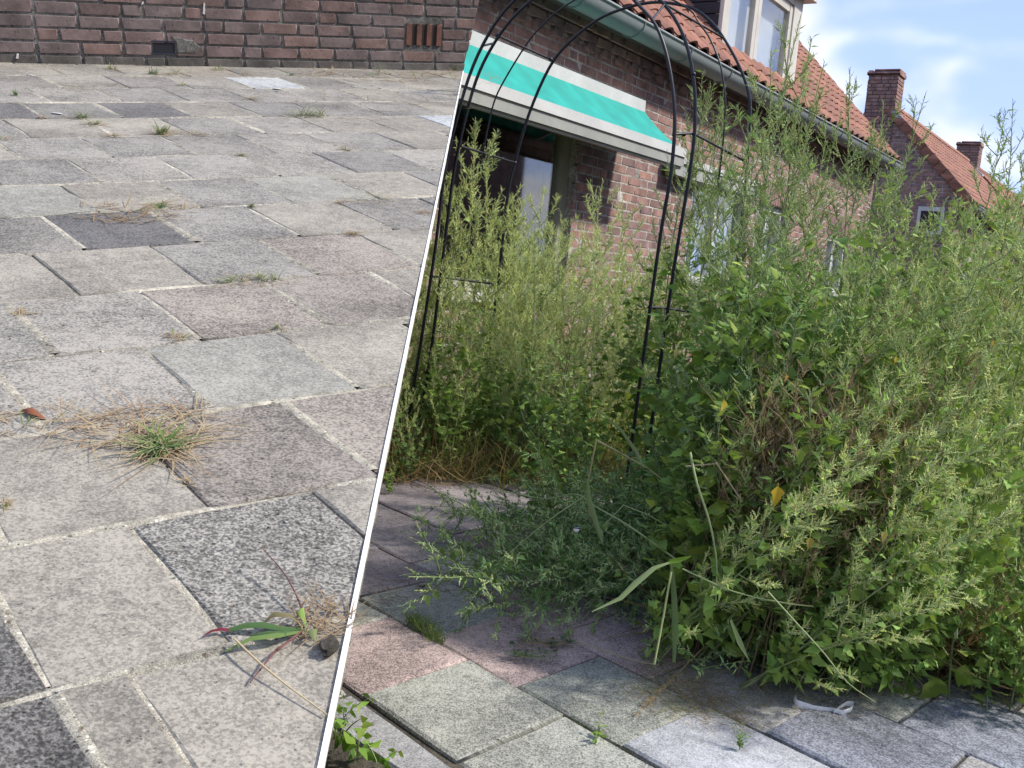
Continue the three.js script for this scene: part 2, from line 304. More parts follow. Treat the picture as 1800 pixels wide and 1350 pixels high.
{
  const R = rng(101), { a, b, n, o, lu, lv } = LEFT;
  const M = {
    light: [stone([0.424, 0.381, 0.304], texFine), stone([0.403, 0.362, 0.291], texFine)], grey: [stone([0.371, 0.341, 0.287], texMid), stone([0.344, 0.315, 0.270], texMid), stone([0.392, 0.358, 0.299], texMid)],
    pink: [stone([0.376, 0.323, 0.263], texMid), stone([0.338, 0.293, 0.242], texMid)], dark: [stone([0.188, 0.175, 0.160], texMid), stone([0.215, 0.199, 0.180], texMid)],
    coarse: [stone([0.451, 0.417, 0.352], texCoarse, 0.0025)], rough: [stone([0.290, 0.269, 0.235], texCoarse, 0.0025)], weathered: [stone([0.290, 0.267, 0.230], texMid), stone([0.317, 0.288, 0.246], texMid)], white: [stone([0.580, 0.590, 0.563], texFine)],
    green: [stone([0.398, 0.375, 0.310], texFine)],
  };
  const wish = [[440, 970, 'coarse'], [20, 1180, 'rough'], [50, 1300, 'rough'], [180, 1050, 'light'], [350, 1250, 'light'], [130, 850, 'light'], [620, 900, 'light'], [520, 800, 'pink'], [600, 720, 'pink'], [420, 640, 'green'], [640, 610, 'light'], [150, 650, 'grey'],
    [400, 540, 'pink'], [620, 510, 'pink'], [590, 445, 'pink'], [220, 560, 'grey'], [230, 400, 'dark'], [560, 385, 'light'], [700, 375, 'weathered'], [60, 355, 'green'], [440, 145, 'white'], [250, 192, 'dark'], [10, 190, 'dark'], [780, 208, 'white'],
    [350, 195, 'light'], [470, 770, 'pink'], [330, 450, 'grey'], [60, 490, 'light'], [700, 430, 'light'], [620, 330, 'green']];
  const kind = {};
  const cell = (u, v) => { const j = Math.floor(v), off = ((j % 2) + 2) % 2 ? 0.45 : 0; return [Math.floor(u - off), j]; };
  for (const [x, y, k] of wish) kind[cell(...LEFT.uv(x, y))] = k;
  const yard = structure('paved_yard', o);
  yard.userData.label = 'sloping yard of worn square concrete tiles with sandy joints';
  // the tiles of a row as [from, to, kind]: a running bond, with the cut pieces of the two front rows
  const spans = (j) => {
    if (j === -1) return [[-3.4, -2.4], [-2.4, leftU(-0.5), 'rough'], [leftU(-0.5), -1.44, 'light'], [-1.44, -0.44, 'light'], [-0.44, 0.56]];
    if (j === 0) return [[-3.9, -2.9], [-2.9, leftU(0.5), 'rough'], [leftU(0.5), -0.98, 'light'], [-0.98, 0.01, 'coarse'], [0.01, 1.01, 'light']];
    const off = ((j % 2) + 2) % 2 ? 0.45 : 0, out = [];
    for (let i = Math.floor(-6 + j * 0.32); i + off < edgeU(j + 1) + 1; i++) out.push([i + off, i + off + 1]);
    return out;
  };
  const fl0 = LEFT.uv(7, 1077), fl1 = LEFT.uv(177, 1345), leftU = (v) => fl0[0] + (fl1[0] - fl0[0]) * (v - fl0[1]) / (fl1[1] - fl0[1]);
  for (let j = -3; j <= 14; j++) {
    const v0 = j, v1 = j + 1, gap = 0.006;
    for (const [ua, ub, kk] of spans(j)) {
      let p = [[ua + gap, v0 + gap], [ub - gap, v0 + gap], [ub - gap, v1 - gap], [ua + gap, v1 - gap]].map(([u, v]) => [u + R.r(-1, 1) * 0.007, v + R.r(-1, 1) * 0.006]);
      p = clip(clip(p, cutLow, cutHigh), wallB, wallA);
      if (p.length < 3 || areaOf(p) < 0.006) continue;
      const k = kk ?? kind[cell((ua + ub) / 2, j + 0.5)] ?? R.pick(['grey', 'grey', 'weathered', 'light']);
      part('tile', slab(p.map(([u, v]) => [u * lu, v * lv]), o, a, b, n, { thick: 0.045, bevel: 0.0026, cut: 4, wear: 0.0022, lift: R.r(-0.0012, 0.0008), tilt: 0.004, rand: R, uo: R.r(0, 5), vo: R.r(0, 5) }), R.pick(M[k]), yard);
    }
  }
  // pale sand and grit in the joints: lumpy strips that lie now deep, now nearly level
  const sand = stone([0.86, 0.78, 0.60], texEarth, 0.0015, 1), strips = [];
  const joint = (p, q, seed, wide) => {
    const len = Math.hypot((q[0] - p[0]) * lu, (q[1] - p[1]) * lv), steps = Math.max(2, Math.ceil(len / 0.009)), pos = [], uv = [], idx = [];
    const dx = (q[0] - p[0]) * lu / len, dy = (q[1] - p[1]) * lv / len;
    for (let i = 0; i <= steps; i++) {
      const t = i / steps, u = (p[0] + (q[0] - p[0]) * t) * lu, v = (p[1] + (q[1] - p[1]) * t) * lv, f = fbm(u * 22 + seed, v * 22, 7, 3), big = fbm(u * 4 + seed, v * 4, 9, 2);
      const w = wide * (0.5 + 1.5 * Math.max(0, big - 0.36)), top = -0.0028 + 0.0068 * Math.max(0, Math.min(1, (big - 0.28) * 3.2)) + 0.0014 * (f - 0.5), wob = 0.004 * (fbm(u * 9, v * 9, 33, 2) - 0.5);
      const hi2 = Math.min(0.003, top); for (const [k, hh] of [[-1, Math.min(hi2, 0.001) - 0.0012], [-0.4, hi2], [0.4, hi2], [1, Math.min(hi2, 0.001) - 0.0012]]) {
        const c = P2(u - dy * (w * k + wob), v + dx * (w * k + wob), hh - 0.002); pos.push(c.x, c.y, c.z); uv.push(u - dy * w * k, v + dx * w * k);
      }
      if (i < steps) for (let k = 0; k < 3; k++) { const s = i * 4 + k; idx.push(s, s + 4, s + 1, s + 1, s + 4, s + 5); }
    }
    const g = new THREE.BufferGeometry();
    g.setAttribute('position', new THREE.Float32BufferAttribute(pos, 3)); g.setAttribute('uv', new THREE.Float32BufferAttribute(uv, 2)); g.setIndex(idx); g.computeVertexNormals();
    strips.push(g);
  };
  const P2 = (x, y, h) => o.clone().addScaledVector(a, x).addScaledVector(b, y).addScaledVector(n, h);
  const wallV = (u) => wallA[1] + (wallB[1] - wallA[1]) * (u - wallA[0]) / (wallB[0] - wallA[0]);
  for (let j = -2; j <= 13; j++) {
    joint([-5.5 + j * 0.32, j], [edgeU(j) - 0.03, j], j * 3.1, 0.0125);
    for (const [u] of spans(j)) {
      let v0 = j + 0.03; const v1 = Math.min(j + 0.97, wallV(u) - 0.02);
      if (u > edgeU(j)) v0 = Math.max(v0, cutLow[1] + (u - cutLow[0]) * (cutHigh[1] - cutLow[1]) / (cutHigh[0] - cutLow[0]) + 0.06);
      if (v1 - v0 > 0.08) joint([u, v0], [u, v1], u * 1.7 + j, 0.0125);
    }
  }
  part('joint_sand', merge(strips), sand, yard, 'stuff');
  // sand bed under the tiles, then the concrete bank that carries the slope
  const outline = clip(clip([[-8, -3.2], [14, -3.2], [14, 15], [-2, 15]], [cutLow[0] - 0.05, cutLow[1]], [cutHigh[0] - 0.05, cutHigh[1]]), [wallB[0], wallB[1] + 0.6], [wallA[0], wallA[1] + 0.6]);
  part('sand_bed', slab(outline.map(([u, v]) => [u * lu, v * lv]), P2(0, 0, -0.014), a, b, n, { thick: 0.05, bevel: 0.002, cut: 1, wear: 0 }), stone([0.33, 0.29, 0.22], texEarth, 0.003, 1), yard);
  const under = clip(outline, [cutLow[0] - 0.9, cutLow[1]], [cutHigh[0] - 0.9, cutHigh[1]]), hull = [];
  for (const [u, v] of under) { const q = LEFT.P(u, v, -0.066); hull.push(q, V(q.x - 0.9 * q.y - 0.3, -0.05, q.z)); }
  { const w = 0.0026, dir = V(0, 0, 0).addScaledVector(a, (cutHigh[0] - cutLow[0]) * lu).addScaledVector(b, (cutHigh[1] - cutLow[1]) * lv), len = dir.length(); dir.normalize(); const out = dir.clone().cross(n).normalize();
    part('divider_strip', boxIn(LEFT.P(...cutLow), dir, out, n, [-0.5, -0.002, -0.012], [len + 0.02, w, 0.0025]), plain([0.80, 0.79, 0.77], 0.7), yard); }  // white strip added along the cut to draw the line dividing both halves
  part('concrete_bank', new ConvexGeometry(hull), plain([0.33, 0.32, 0.30], 0.95), yard);

  // the brick wall at the top of the yard
  const p0 = LEFT.P(...wallA), p1 = LEFT.P(...wallB), t = p1.clone().sub(p0).normalize(), f = t.clone().cross(n).normalize();
  const wallXY = (px, py) => { const d = ray(px, py), k = p0.clone().sub(EYE).dot(f) / d.dot(f), q = EYE.clone().addScaledVector(d, k).sub(p0); return [q.dot(t), q.dot(n)]; };
  const e0 = wallXY(815, 125), e1 = wallXY(843, 0), eTop = [e0[0] + (e1[0] - e0[0]) * 5, e0[1] + (e1[1] - e0[1]) * 5];
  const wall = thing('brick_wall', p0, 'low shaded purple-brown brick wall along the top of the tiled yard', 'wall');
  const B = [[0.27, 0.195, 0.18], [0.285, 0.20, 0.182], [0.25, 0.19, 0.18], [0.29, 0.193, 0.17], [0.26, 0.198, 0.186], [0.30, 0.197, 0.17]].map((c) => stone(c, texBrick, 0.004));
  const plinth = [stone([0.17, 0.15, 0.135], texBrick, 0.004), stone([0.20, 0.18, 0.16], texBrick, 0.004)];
  const cw = 0.0545, L = 0.176, holes = [[...wallXY(269, 93), ...wallXY(307, 74)], [...wallXY(714, 81), ...wallXY(777, 42)]];
  for (let r = 0; r < 10; r++) {
    const y0 = r * cw - 0.012, y1 = y0 + cw - 0.0095; let x = -1.6 - (r % 2) * 0.5 * L - R.r(0, 0.01);
    while (x < e1[0] + 0.4) {
      const l = (R() < 0.18 ? L * 0.5 : L) * R.r(0.985, 1.015), q = [[x, y0], [x + l - 0.011, y0], [x + l - 0.011, y1], [x, y1]].map(([m, h]) => [m + R.r(-1, 1) * 0.0018, h + R.r(-1, 1) * 0.0016]);
      let pieces = [q];
      for (const [hx0, hy0, hx1, hy1] of holes) if (y1 > hy0 + 0.01 && y0 < hy1 - 0.01) pieces = pieces.flatMap((k) => [clip(k, [hx0 - 0.008, 0], [hx0 - 0.008, 1]), clip(k, [hx1 + 0.008, 1], [hx1 + 0.008, 0])]);
      for (const k of pieces) {
        const c = clip(k, [e0[0], e0[1]], eTop);
        if (c.length < 3 || areaOf(c) < 0.0004) continue;
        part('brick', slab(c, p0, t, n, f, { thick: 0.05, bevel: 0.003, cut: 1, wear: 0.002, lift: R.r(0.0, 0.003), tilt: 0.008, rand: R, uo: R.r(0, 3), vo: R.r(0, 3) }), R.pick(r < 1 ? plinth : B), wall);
      }
      x += l;
    }
  }
  const back = clip([[-1.7, -0.05], [e1[0] + 0.5, -0.05], [e1[0] + 0.5, 10 * cw - 0.014], [-1.7, 10 * cw - 0.014]], [e0[0] - 0.004, e0[1]], [eTop[0] - 0.004, eTop[1]]);
  const mortar = stone([0.38, 0.36, 0.335], texEarth, 0.004, 1);
  part('mortar', slab(back, p0.clone().addScaledVector(f, -0.003), t, n, f, { thick: 0.10, bevel: 0.001, cut: 1, wear: 0 }), mortar, wall);
  const [h, g] = holes;
  part('vent_dark_panel', boxIn(p0, t, n, f, [h[0], h[1], -0.006], [h[2], h[3], -0.0015]), plain([0.008, 0.009, 0.016], 0.6), wall);  // near-black panel, the dark inside of the hole put into its colour
  part('vent_frame', merge([boxIn(p0, t, n, f, [h[0] - 0.005, h[3], -0.006], [h[2] + 0.005, h[3] + 0.005, 0.003], 0.001), boxIn(p0, t, n, f, [h[0] - 0.005, h[1] - 0.005, -0.006], [h[2] + 0.005, h[1], 0.003], 0.001)]), plain([0.02, 0.025, 0.05], 0.5), wall);
  part('lime_patch', slab([wallXY(310, 95), wallXY(345, 95), wallXY(352, 82), wallXY(338, 70), wallXY(300, 62), wallXY(309, 74)].map(([x, y]) => [x, y]), p0, t, n, f, { thick: 0.009, bevel: 0.003, cut: 3, wear: 0.006, lift: 0.0045, rand: R }), stone([0.36, 0.34, 0.32], texEarth, 0.004, 1), wall);
  const gw = (g[2] - g[0]) / 7, gratePieces = [];
  for (let k = 0; k < 7; k += 2) part('vent_bar', boxIn(p0, t, n, f, [g[0] + k * gw + (k ? 0.0 : -0.002), g[1] + 0.004, -0.006], [g[0] + (k + 1) * gw, g[3] - 0.004, 0.004], 0.002), stone([0.23, 0.105, 0.075], texBrick, 0.003), wall);
  part('slot_dark_panel', boxIn(p0, t, n, f, [g[0] + 0.002, g[1] + 0.006, -0.006], [g[2] - 0.002, g[3] - 0.006, -0.0012]), plain([0.03, 0.02, 0.018], 0.95), wall);  // one dark panel behind the bars, coloured as the shade in the slots
  // splashes of mortar and bird lime on the bricks
  const splash = []; for (const [px, py, w, hh] of [[358, 14, 5, 22], [30, 98, 7, 10], [250, 5, 5, 6]]) { const c = wallXY(px, py), e = wallXY(px + w, py + hh), s = Math.abs(e[0] - c[0]), u = Math.abs(c[1] - e[1]); splash.push(slab([[c[0] - s / 2, c[1] - u / 2], [c[0] + s / 3, c[1] - u / 2], [c[0] + s / 2, c[1] + u / 3], [c[0], c[1] + u / 2]], p0, t, n, f, { thick: 0.008, bevel: 0.001, cut: 1, lift: 0.006, wear: 0.001, rand: R })); }
  part('lime_splash', merge(splash), plain([0.62, 0.60, 0.57], 0.9), wall);

  // tufts of grass, hay, seedlings and litter in the joints
  const green = [leafMat([0.16, 0.24, 0.06]), leafMat([0.11, 0.19, 0.05]), leafMat([0.22, 0.26, 0.10])], dry = [leafMat([0.40, 0.30, 0.165], 0.2), leafMat([0.29, 0.195, 0.10], 0.2), leafMat([0.46, 0.37, 0.22], 0.2)];
  const freshD = leafMat([0.075, 0.15, 0.04]), brownish = leafMat([0.30, 0.18, 0.09], 0.15), moss = leafMat([0.16, 0.15, 0.05], 0.1), freshM = leafMat([0.09, 0.26, 0.04]);
  const side = V(0, 0, 0).crossVectors(n, a).normalize();           // across the slope, towards the wall
  const blades = (c, count, len, elev, width, spread, sx = 1) => {
    const out = [];
    for (let k = 0; k < count; k++) {
      const az = R.r(0, Math.PI * 2), el = R.r(elev[0], elev[1]), l = len * R.r(0.35, 1), r = spread * Math.sqrt(R()), ra = R.r(0, 6.28);
      const dir = V(0, 0, 0).addScaledVector(a, Math.cos(az) * sx).addScaledVector(side, Math.sin(az)).normalize(), pts = [], ws = [], bend = R.r(0.2, 1), w = width * R.r(0.7, 1.4);
      const start = c.clone().addScaledVector(a, Math.cos(ra) * r * sx).addScaledVector(side, Math.sin(ra) * r), turn = R.r(-0.5, 0.5), lat = dir.clone().cross(n);
      let q = start.clone(), up = 0.001;
      for (let s = 0; s <= 5; s++) {
        pts.push(q.clone().addScaledVector(n, up)); ws.push(w * (s < 1 ? 0.8 : 1 - Math.pow(s / 5, 2) * 0.92));
        const e = el * (1 - bend * s / 5 * 1.6); q.addScaledVector(dir, l / 5 * Math.cos(e)).addScaledVector(lat, turn * l / 5 * s / 5); up = Math.max(0.0015 + 0.002 * (k % 3), up + l / 5 * Math.sin(e));
      }
      out.push(strip(pts, ws, dir.clone().cross(n), 0.25));
    }
    return merge(out);
  };
  const pxSize = (px, py) => EYE.distanceTo(LEFT.px(px, py)) / FOCAL;
  const tuft = (px, py, size, ng, nd, label, { elev = [0.25, 1.1], sx = 1, gm = 0, dm = 0, name = 'grass_tuft', category = 'grass tuft', wide = 1, spread = 0.22, dlen = 1.25 } = {}) => {
    const c = LEFT.px(px, py), s = size * pxSize(px, py), g = thing(name, c, label, category), w = Math.max(0.0021, s * 0.045) * wide;
    if (ng) part('green_blades', blades(c, ng, s, elev, w, s * spread, sx), green[gm], g, 'stuff');
    if (nd) part('dry_blades', blades(c, nd, s * dlen, [0.02, 0.35], w * 0.75, s * spread * 2.4, sx), dry[dm], g, 'stuff');
    return g;
  };
  const big = tuft(283, 788, 80, 90, 60, 'largest grass tuft, green heart ringed by long straw-coloured blades', { elev: [0.1, 0.8], spread: 0.25, dlen: 1.35 });
  part('brown_blades', blades(LEFT.px(230, 745), 50, 0.09, [0.03, 0.4], 0.0019, 0.07, 1.5), brownish, big, 'stuff');
  part('dry_blades', blades(LEFT.px(235, 750), 60, 0.12, [0.02, 0.3], 0.0018, 0.07, 1.5), dry[0], big, 'stuff');
  part('dry_blades', blades(LEFT.px(300, 770), 50, 0.13, [0.02, 0.25], 0.0018, 0.05, 1.5), dry[2], big, 'stuff');
  part('straw', blades(LEFT.px(285, 790), 16, 0.19, [0.0, 0.12], 0.0016, 0.02), dry[1], big, 'stuff');
  tuft(70, 742, 55, 6, 40, 'dry straw wisps beside the reddish dead leaf at the left edge', { sx: 1.5, spread: 0.4 });
  { const c = LEFT.px(55, 731), g = thing('dead_leaf', c, 'curled reddish-brown dead leaf lying at the left edge of the yard', 'leaf'); part('blade', strip([0, 1, 2, 3, 4].map((k) => LEFT.px(38 + k * 11, 725 + k * 3, 0.004 + 0.008 * Math.sin(k * 0.9))), [0.004, 0.014, 0.018, 0.014, 0.003], n.clone().cross(a), 0.6), leafMat([0.22, 0.075, 0.035], 0.1), g); }
  // the broad-leaved weed with the red leaf tip in the front joint
  { const c = LEFT.px(535, 1108), g = thing('broad_leaved_weed', c, 'low weed with long green leaves and a red leaf tip in the front joint', 'weed');
    const leafP = (list, w, up, m, name, label) => { const pts = list.map(([x, y], i) => LEFT.px(x, y, 0.004 + up * Math.sin(Math.PI * i / (list.length - 1)))); const o2 = part(name, strip(pts, w, side, 0.35), m, g); if (label) o2.userData.label = label; };
    leafP([[400, 1112], [430, 1110], [460, 1111], [500, 1116], [535, 1108]], [0.006, 0.010, 0.011, 0.009, 0.004], 0.008, freshD, 'leaf');
    leafP([[355, 1124], [372, 1118], [388, 1114], [404, 1111]], [0.001, 0.004, 0.006, 0.007], 0.004, leafMat([0.13, 0.015, 0.025], 0.1), 'leaf', 'dark red leaf tip');
    leafP([[440, 1122], [470, 1128], [500, 1128], [535, 1110]], [0.002, 0.008, 0.009, 0.004], 0.010, freshD, 'leaf');
    leafP([[455, 1106], [480, 1103], [510, 1104], [538, 1108]], [0.002, 0.009, 0.010, 0.004], 0.018, leafMat([0.19, 0.16, 0.07], 0.3), 'leaf');
    leafP([[395, 1150], [440, 1140], [490, 1133], [540, 1112]], [0.002, 0.007, 0.009, 0.004], 0.012, green[0], 'leaf');
    leafP([[545, 1118], [548, 1126], [556, 1136]], [0.006, 0.012, 0.002], 0.012, green[2], 'leaf');
    leafP([[520, 1098], [528, 1100], [540, 1106]], [0.003, 0.012, 0.006], 0.02, leafMat([0.24, 0.36, 0.07]), 'leaf');
    part('twig', merge([tube([LEFT.px(530, 1120, 0.008), LEFT.px(495, 1155, 0.014), LEFT.px(480, 1162, 0.01), LEFT.px(440, 1205, 0.004)], [0.0016, 0.0022, 0.0009], 4), tube([LEFT.px(541, 1100, 0.006), LEFT.px(505, 1040, 0.02), LEFT.px(460, 998, 0.03)], [0.0014, 0.0007], 4)]), plain([0.13, 0.05, 0.045], 0.8), g);
    part('dry_blades', blades(LEFT.px(566, 1098), 70, 0.055, [0.1, 0.9], 0.0016, 0.035, 1), dry[1], g, 'stuff'); }
  { const c = LEFT.px(495, 1200), g = thing('straw_stalk', c, 'single long pale straw lying across the front tile', 'straw'); part('stalk', tube([LEFT.px(412, 1138, 0.012), LEFT.px(450, 1175, 0.012), LEFT.px(500, 1212, 0.008), LEFT.px(575, 1262, 0.004)], [0.0013, 0.0012, 0.0008], 5), plain([0.44, 0.34, 0.19], 0.8), g); }
  { const c = LEFT.px(577, 1142), g = thing('earth_clod', c, 'dark crumb of earth and moss at the right edge of the front tile', 'clod'); const q = new THREE.IcosahedronGeometry(0.011, 4), p = q.attributes.position; for (let i = 0; i < p.count; i++) { const k = 0.55 + 0.95 * fbm(p.getX(i) * 160 + 9, p.getY(i) * 160 + p.getZ(i) * 90, 4, 4); p.setXYZ(i, p.getX(i) * k * 0.9, p.getY(i) * k * 0.8, p.getZ(i) * k * 1.7); } q.computeVertexNormals(); q.translate(c.x, c.y + 0.004, c.z); part('lump', q, stone([0.26, 0.22, 0.165], texEarth, 0.004, 1), g); }
  // [x, y, size, green, dry, label, options]
  const list = [
    [235, 374, 54, 6, 90, 'wide heap of brown hay on the dark stained tile', { sx: 1.5, spread: 0.5, dm: 1 }], [283, 366, 26, 26, 8, 'small green tuft at the right end of the brown hay heap', { gm: 1 }],
    [405, 495, 24, 36, 20, 'left half of the mossy brown-green strip in the middle joint', { sx: 1.7, spread: 0.6, gm: 2 }], [470, 491, 28, 46, 30, 'right half of the mossy brown-green strip in the middle joint', { sx: 1.6, spread: 0.55, gm: 2 }],
    [285, 236, 34, 44, 34, 'upright pale green tuft, tallest of the far tufts', { elev: [0.6, 1.4], gm: 2 }], [143, 208, 26, 34, 18, 'green tuft with brown wisps near the upper left edge', { gm: 1, sx: 1.3 }],
    [165, 219, 26, 24, 26, 'low olive tuft just below the green tuft at upper left', { sx: 1.5, gm: 2 }], [200, 240, 22, 4, 34, 'rusty brown wisp below the upper left tufts', { dm: 1, sx: 1.4 }], [350, 237, 22, 4, 30, 'rusty brown wisp right of the upright pale tuft', { dm: 1, sx: 1.3 }],
    [268, 130, 22, 40, 6, 'bright green cushion near the foot of the wall', { gm: 1, sx: 1.5 }], [303, 130, 24, 12, 26, 'straw-coloured wisp right of the bright green cushion', { sx: 1.5 }], [198, 122, 20, 16, 12, 'thin olive sprigs left of the bright green cushion', { gm: 2, sx: 1.4 }],
    [545, 204, 34, 60, 20, 'flat olive-green tuft in the upper middle of the yard', { sx: 1.7, gm: 2, spread: 0.5 }], [424, 274, 15, 22, 12, 'small olive tuft in the joint right of the middle', { sx: 1.3, gm: 2 }], [606, 263, 18, 12, 18, 'small brown-green tuft farthest right in the upper joints', { sx: 1.4, gm: 2 }],
    [441, 175, 20, 3, 26, 'thin rusty wisp below the white tile', { dm: 1, sx: 1.7 }], [620, 413, 16, 4, 34, 'small reddish-brown rosette right of the middle', { dm: 1, elev: [0.5, 1.2] }], [655, 352, 28, 10, 34, 'flat pale brown tuft right of the light tile', { sx: 1.7, spread: 0.5 }],
    [594, 357, 14, 0, 20, 'small straw wisp left of the flat pale brown tuft', { sx: 1.5 }], [443, 364, 14, 22, 8, 'small dark green tuft at the corner of the light tile', { sx: 1.2, gm: 1 }], [680, 132, 38, 8, 80, 'long band of hay lying against the foot of the wall', { sx: 2, spread: 0.8, dm: 0 }],
    [770, 138, 34, 6, 60, 'hay band at the right end of the wall foot', { sx: 2, spread: 0.8, dm: 1 }], [750, 120, 26, 46, 8, 'green grass tuft below the slotted vent brick', { elev: [0.5, 1.3], gm: 1 }], [800, 124, 20, 30, 8, 'green sprigs at the far right end of the wall foot', { elev: [0.5, 1.3], gm: 0 }],
    [300, 590, 22, 2, 16, 'small dead brown sprig in the joint above the pale tile', { dm: 1, elev: [0.6, 1.3] }], [320, 596, 26, 4, 22, 'straw wisp right of the small dead brown sprig', { sx: 1.6 }], [487, 578, 20, 12, 6, 'thin grey-green sprig at the top corner of the pale tile', { elev: [0.7, 1.3], gm: 2 }],
    [28, 168, 16, 24, 0, 'tiny upright green sprig at the upper left edge', { elev: [0.8, 1.4], gm: 1 }], [72, 208, 14, 0, 30, 'tiny orange-brown clump at the upper left edge', { dm: 1 }], [140, 153, 24, 4, 40, 'brown mossy strip under the wall on the left', { sx: 2, dm: 1, spread: 0.7 }],
    [320, 151, 14, 20, 6, 'tiny olive tuft left of the white tile', { sx: 1.5, gm: 2 }], [385, 123, 20, 14, 20, 'dry wisp near the wall above the white tile', { sx: 1.3, gm: 2 }], [510, 133, 14, 24, 0, 'tiny green cushion right of the white tile', { sx: 1.6, gm: 1 }],
    [36, 552, 24, 0, 30, 'straw wisp in the joint at the left edge', { dm: 0 }], [5, 246, 22, 6, 26, 'rusty wisp at the very left edge', { dm: 1, sx: 1.6 }], [700, 178, 40, 4, 40, 'thin olive-brown strip in an upper joint by the right edge', { sx: 2.2, spread: 0.9, dm: 1 }], [745, 375, 20, 0, 26, 'reddish-brown wisp by the right edge', { sx: 1.7, dm: 1 }],
    [10, 890, 20, 4, 20, 'small straw wisp at the left edge below the dead leaf', {}], [330, 850, 22, 0, 14, 'thin straw below the largest tuft', { sx: 0.6, dlen: 1.6 }], [430, 130, 18, 10, 16, 'thin dry wisp hugging the wall foot', { sx: 1.8, gm: 2 }],
  ];
  for (const [x, y, s, ng, nd, label, o2] of list) tuft(x, y, s, ng, nd, label, o2);
  { const c = LEFT.px(541, 117), g = thing('leafy_weed', c, 'bright green leafy weed growing at the foot of the brick wall', 'weed'); for (let k = 0; k < 12; k++) { const az = k * 2.4, l = 0.05 * R.r(0.7, 1.2), d = V(0, 0, 0).addScaledVector(a, Math.cos(az)).addScaledVector(f, Math.sin(az) * 0.7 + 0.2).normalize(), pts = [0, 1, 2, 3, 4].map((s) => c.clone().addScaledVector(d, l * s / 4).addScaledVector(n, 0.004 + l * 0.9 * Math.sin(s / 4 * (1.5 + (k % 3) * 0.4)))); part('leaf', strip(pts, [0.003, 0.009, 0.011, 0.008, 0.001], d.clone().cross(n), 0.3), k % 3 ? freshM : green[1], g); } }
  { const chips = [[488, 161], [622, 153], [487, 157], [303, 172], [52, 132], [100, 200], [668, 155]].map(([x, y], i) => { const c = LEFT.px(x, y), q = new THREE.IcosahedronGeometry(0.006 + 0.003 * (i % 3), 1); q.scale(1.6, 0.22, 1); q.translate(c.x, c.y + 0.001, c.z); return q; });
    tag(part('stone_chips', merge(chips), plain([0.7, 0.69, 0.66], 0.9), scene, 'stuff'), 'scattered small white stone chips on the tiles of the sloping yard', 'stone chips'); }
}

// ------------------------------------------------------------------ the row of brick houses
const HK = 1.15, HD = V(0.5330, 0, -0.8461).normalize(), HN = V(-HD.z, 0, HD.x);
const HO = (() => { const p = at(1080, 350, 7.4); p.y = 0; return EYE.clone().addScaledVector(p.sub(EYE), HK); })();
const HW = (s, y, o = 0) => HO.clone().addScaledVector(HD, s * HK).addScaledVector(UP, y * HK).addScaledVector(HN, o * HK);
const hb = (lo, hi, bevel = 0) => boxIn(HO, HD, UP, HN, lo.map((x) => x * HK), hi.map((x) => x * HK), bevel * HK);
const GROUND_Y = 1 - 1 / HK, EAVE = [0.24, 2.60], RIDGE = [-1.29, 4.13];
const slopeV = V(0, 0, 0).addScaledVector(HN, RIDGE[0] - EAVE[0]).addScaledVector(UP, RIDGE[1] - EAVE[1]).normalize(), slopeLen = Math.hypot(RIDGE[0] - EAVE[0], RIDGE[1] - EAVE[1]), roofN = HD.clone().cross(slopeV).normalize();
const facadeBricks = [[0.42, 0.245, 0.21], [0.36, 0.215, 0.19], [0.44, 0.25, 0.20], [0.325, 0.205, 0.19], [0.39, 0.23, 0.195], [0.29, 0.185, 0.175]].map((c) => stone(c, texBrick, 0.004));
const rowBricks = facadeBricks;
const paleMortar = stone([0.95, 0.90, 0.82], texEarth, 0.003, 1);
const roofTileM = [[0.40, 0.175, 0.115], [0.35, 0.155, 0.105], [0.44, 0.20, 0.13], [0.30, 0.14, 0.10]].map((c) => stone(c, texBrick, 0.003, 0.85));
const cream = painted([0.66, 0.63, 0.56]), white = painted([0.64, 0.64, 0.62]), olive = painted([0.38, 0.37, 0.30]), slate = stone([0.035, 0.033, 0.045], texBrick, 0.002, 0.8), zinc = new THREE.MeshStandardMaterial({ color: new THREE.Color(0.30, 0.34, 0.34), roughness: 0.6, metalness: 0.1, map: texPaint });
const glass = new THREE.MeshPhysicalMaterial({ color: 0xffffff, transmission: 1, thickness: 0, roughness: 0.03, ior: 1.85 });

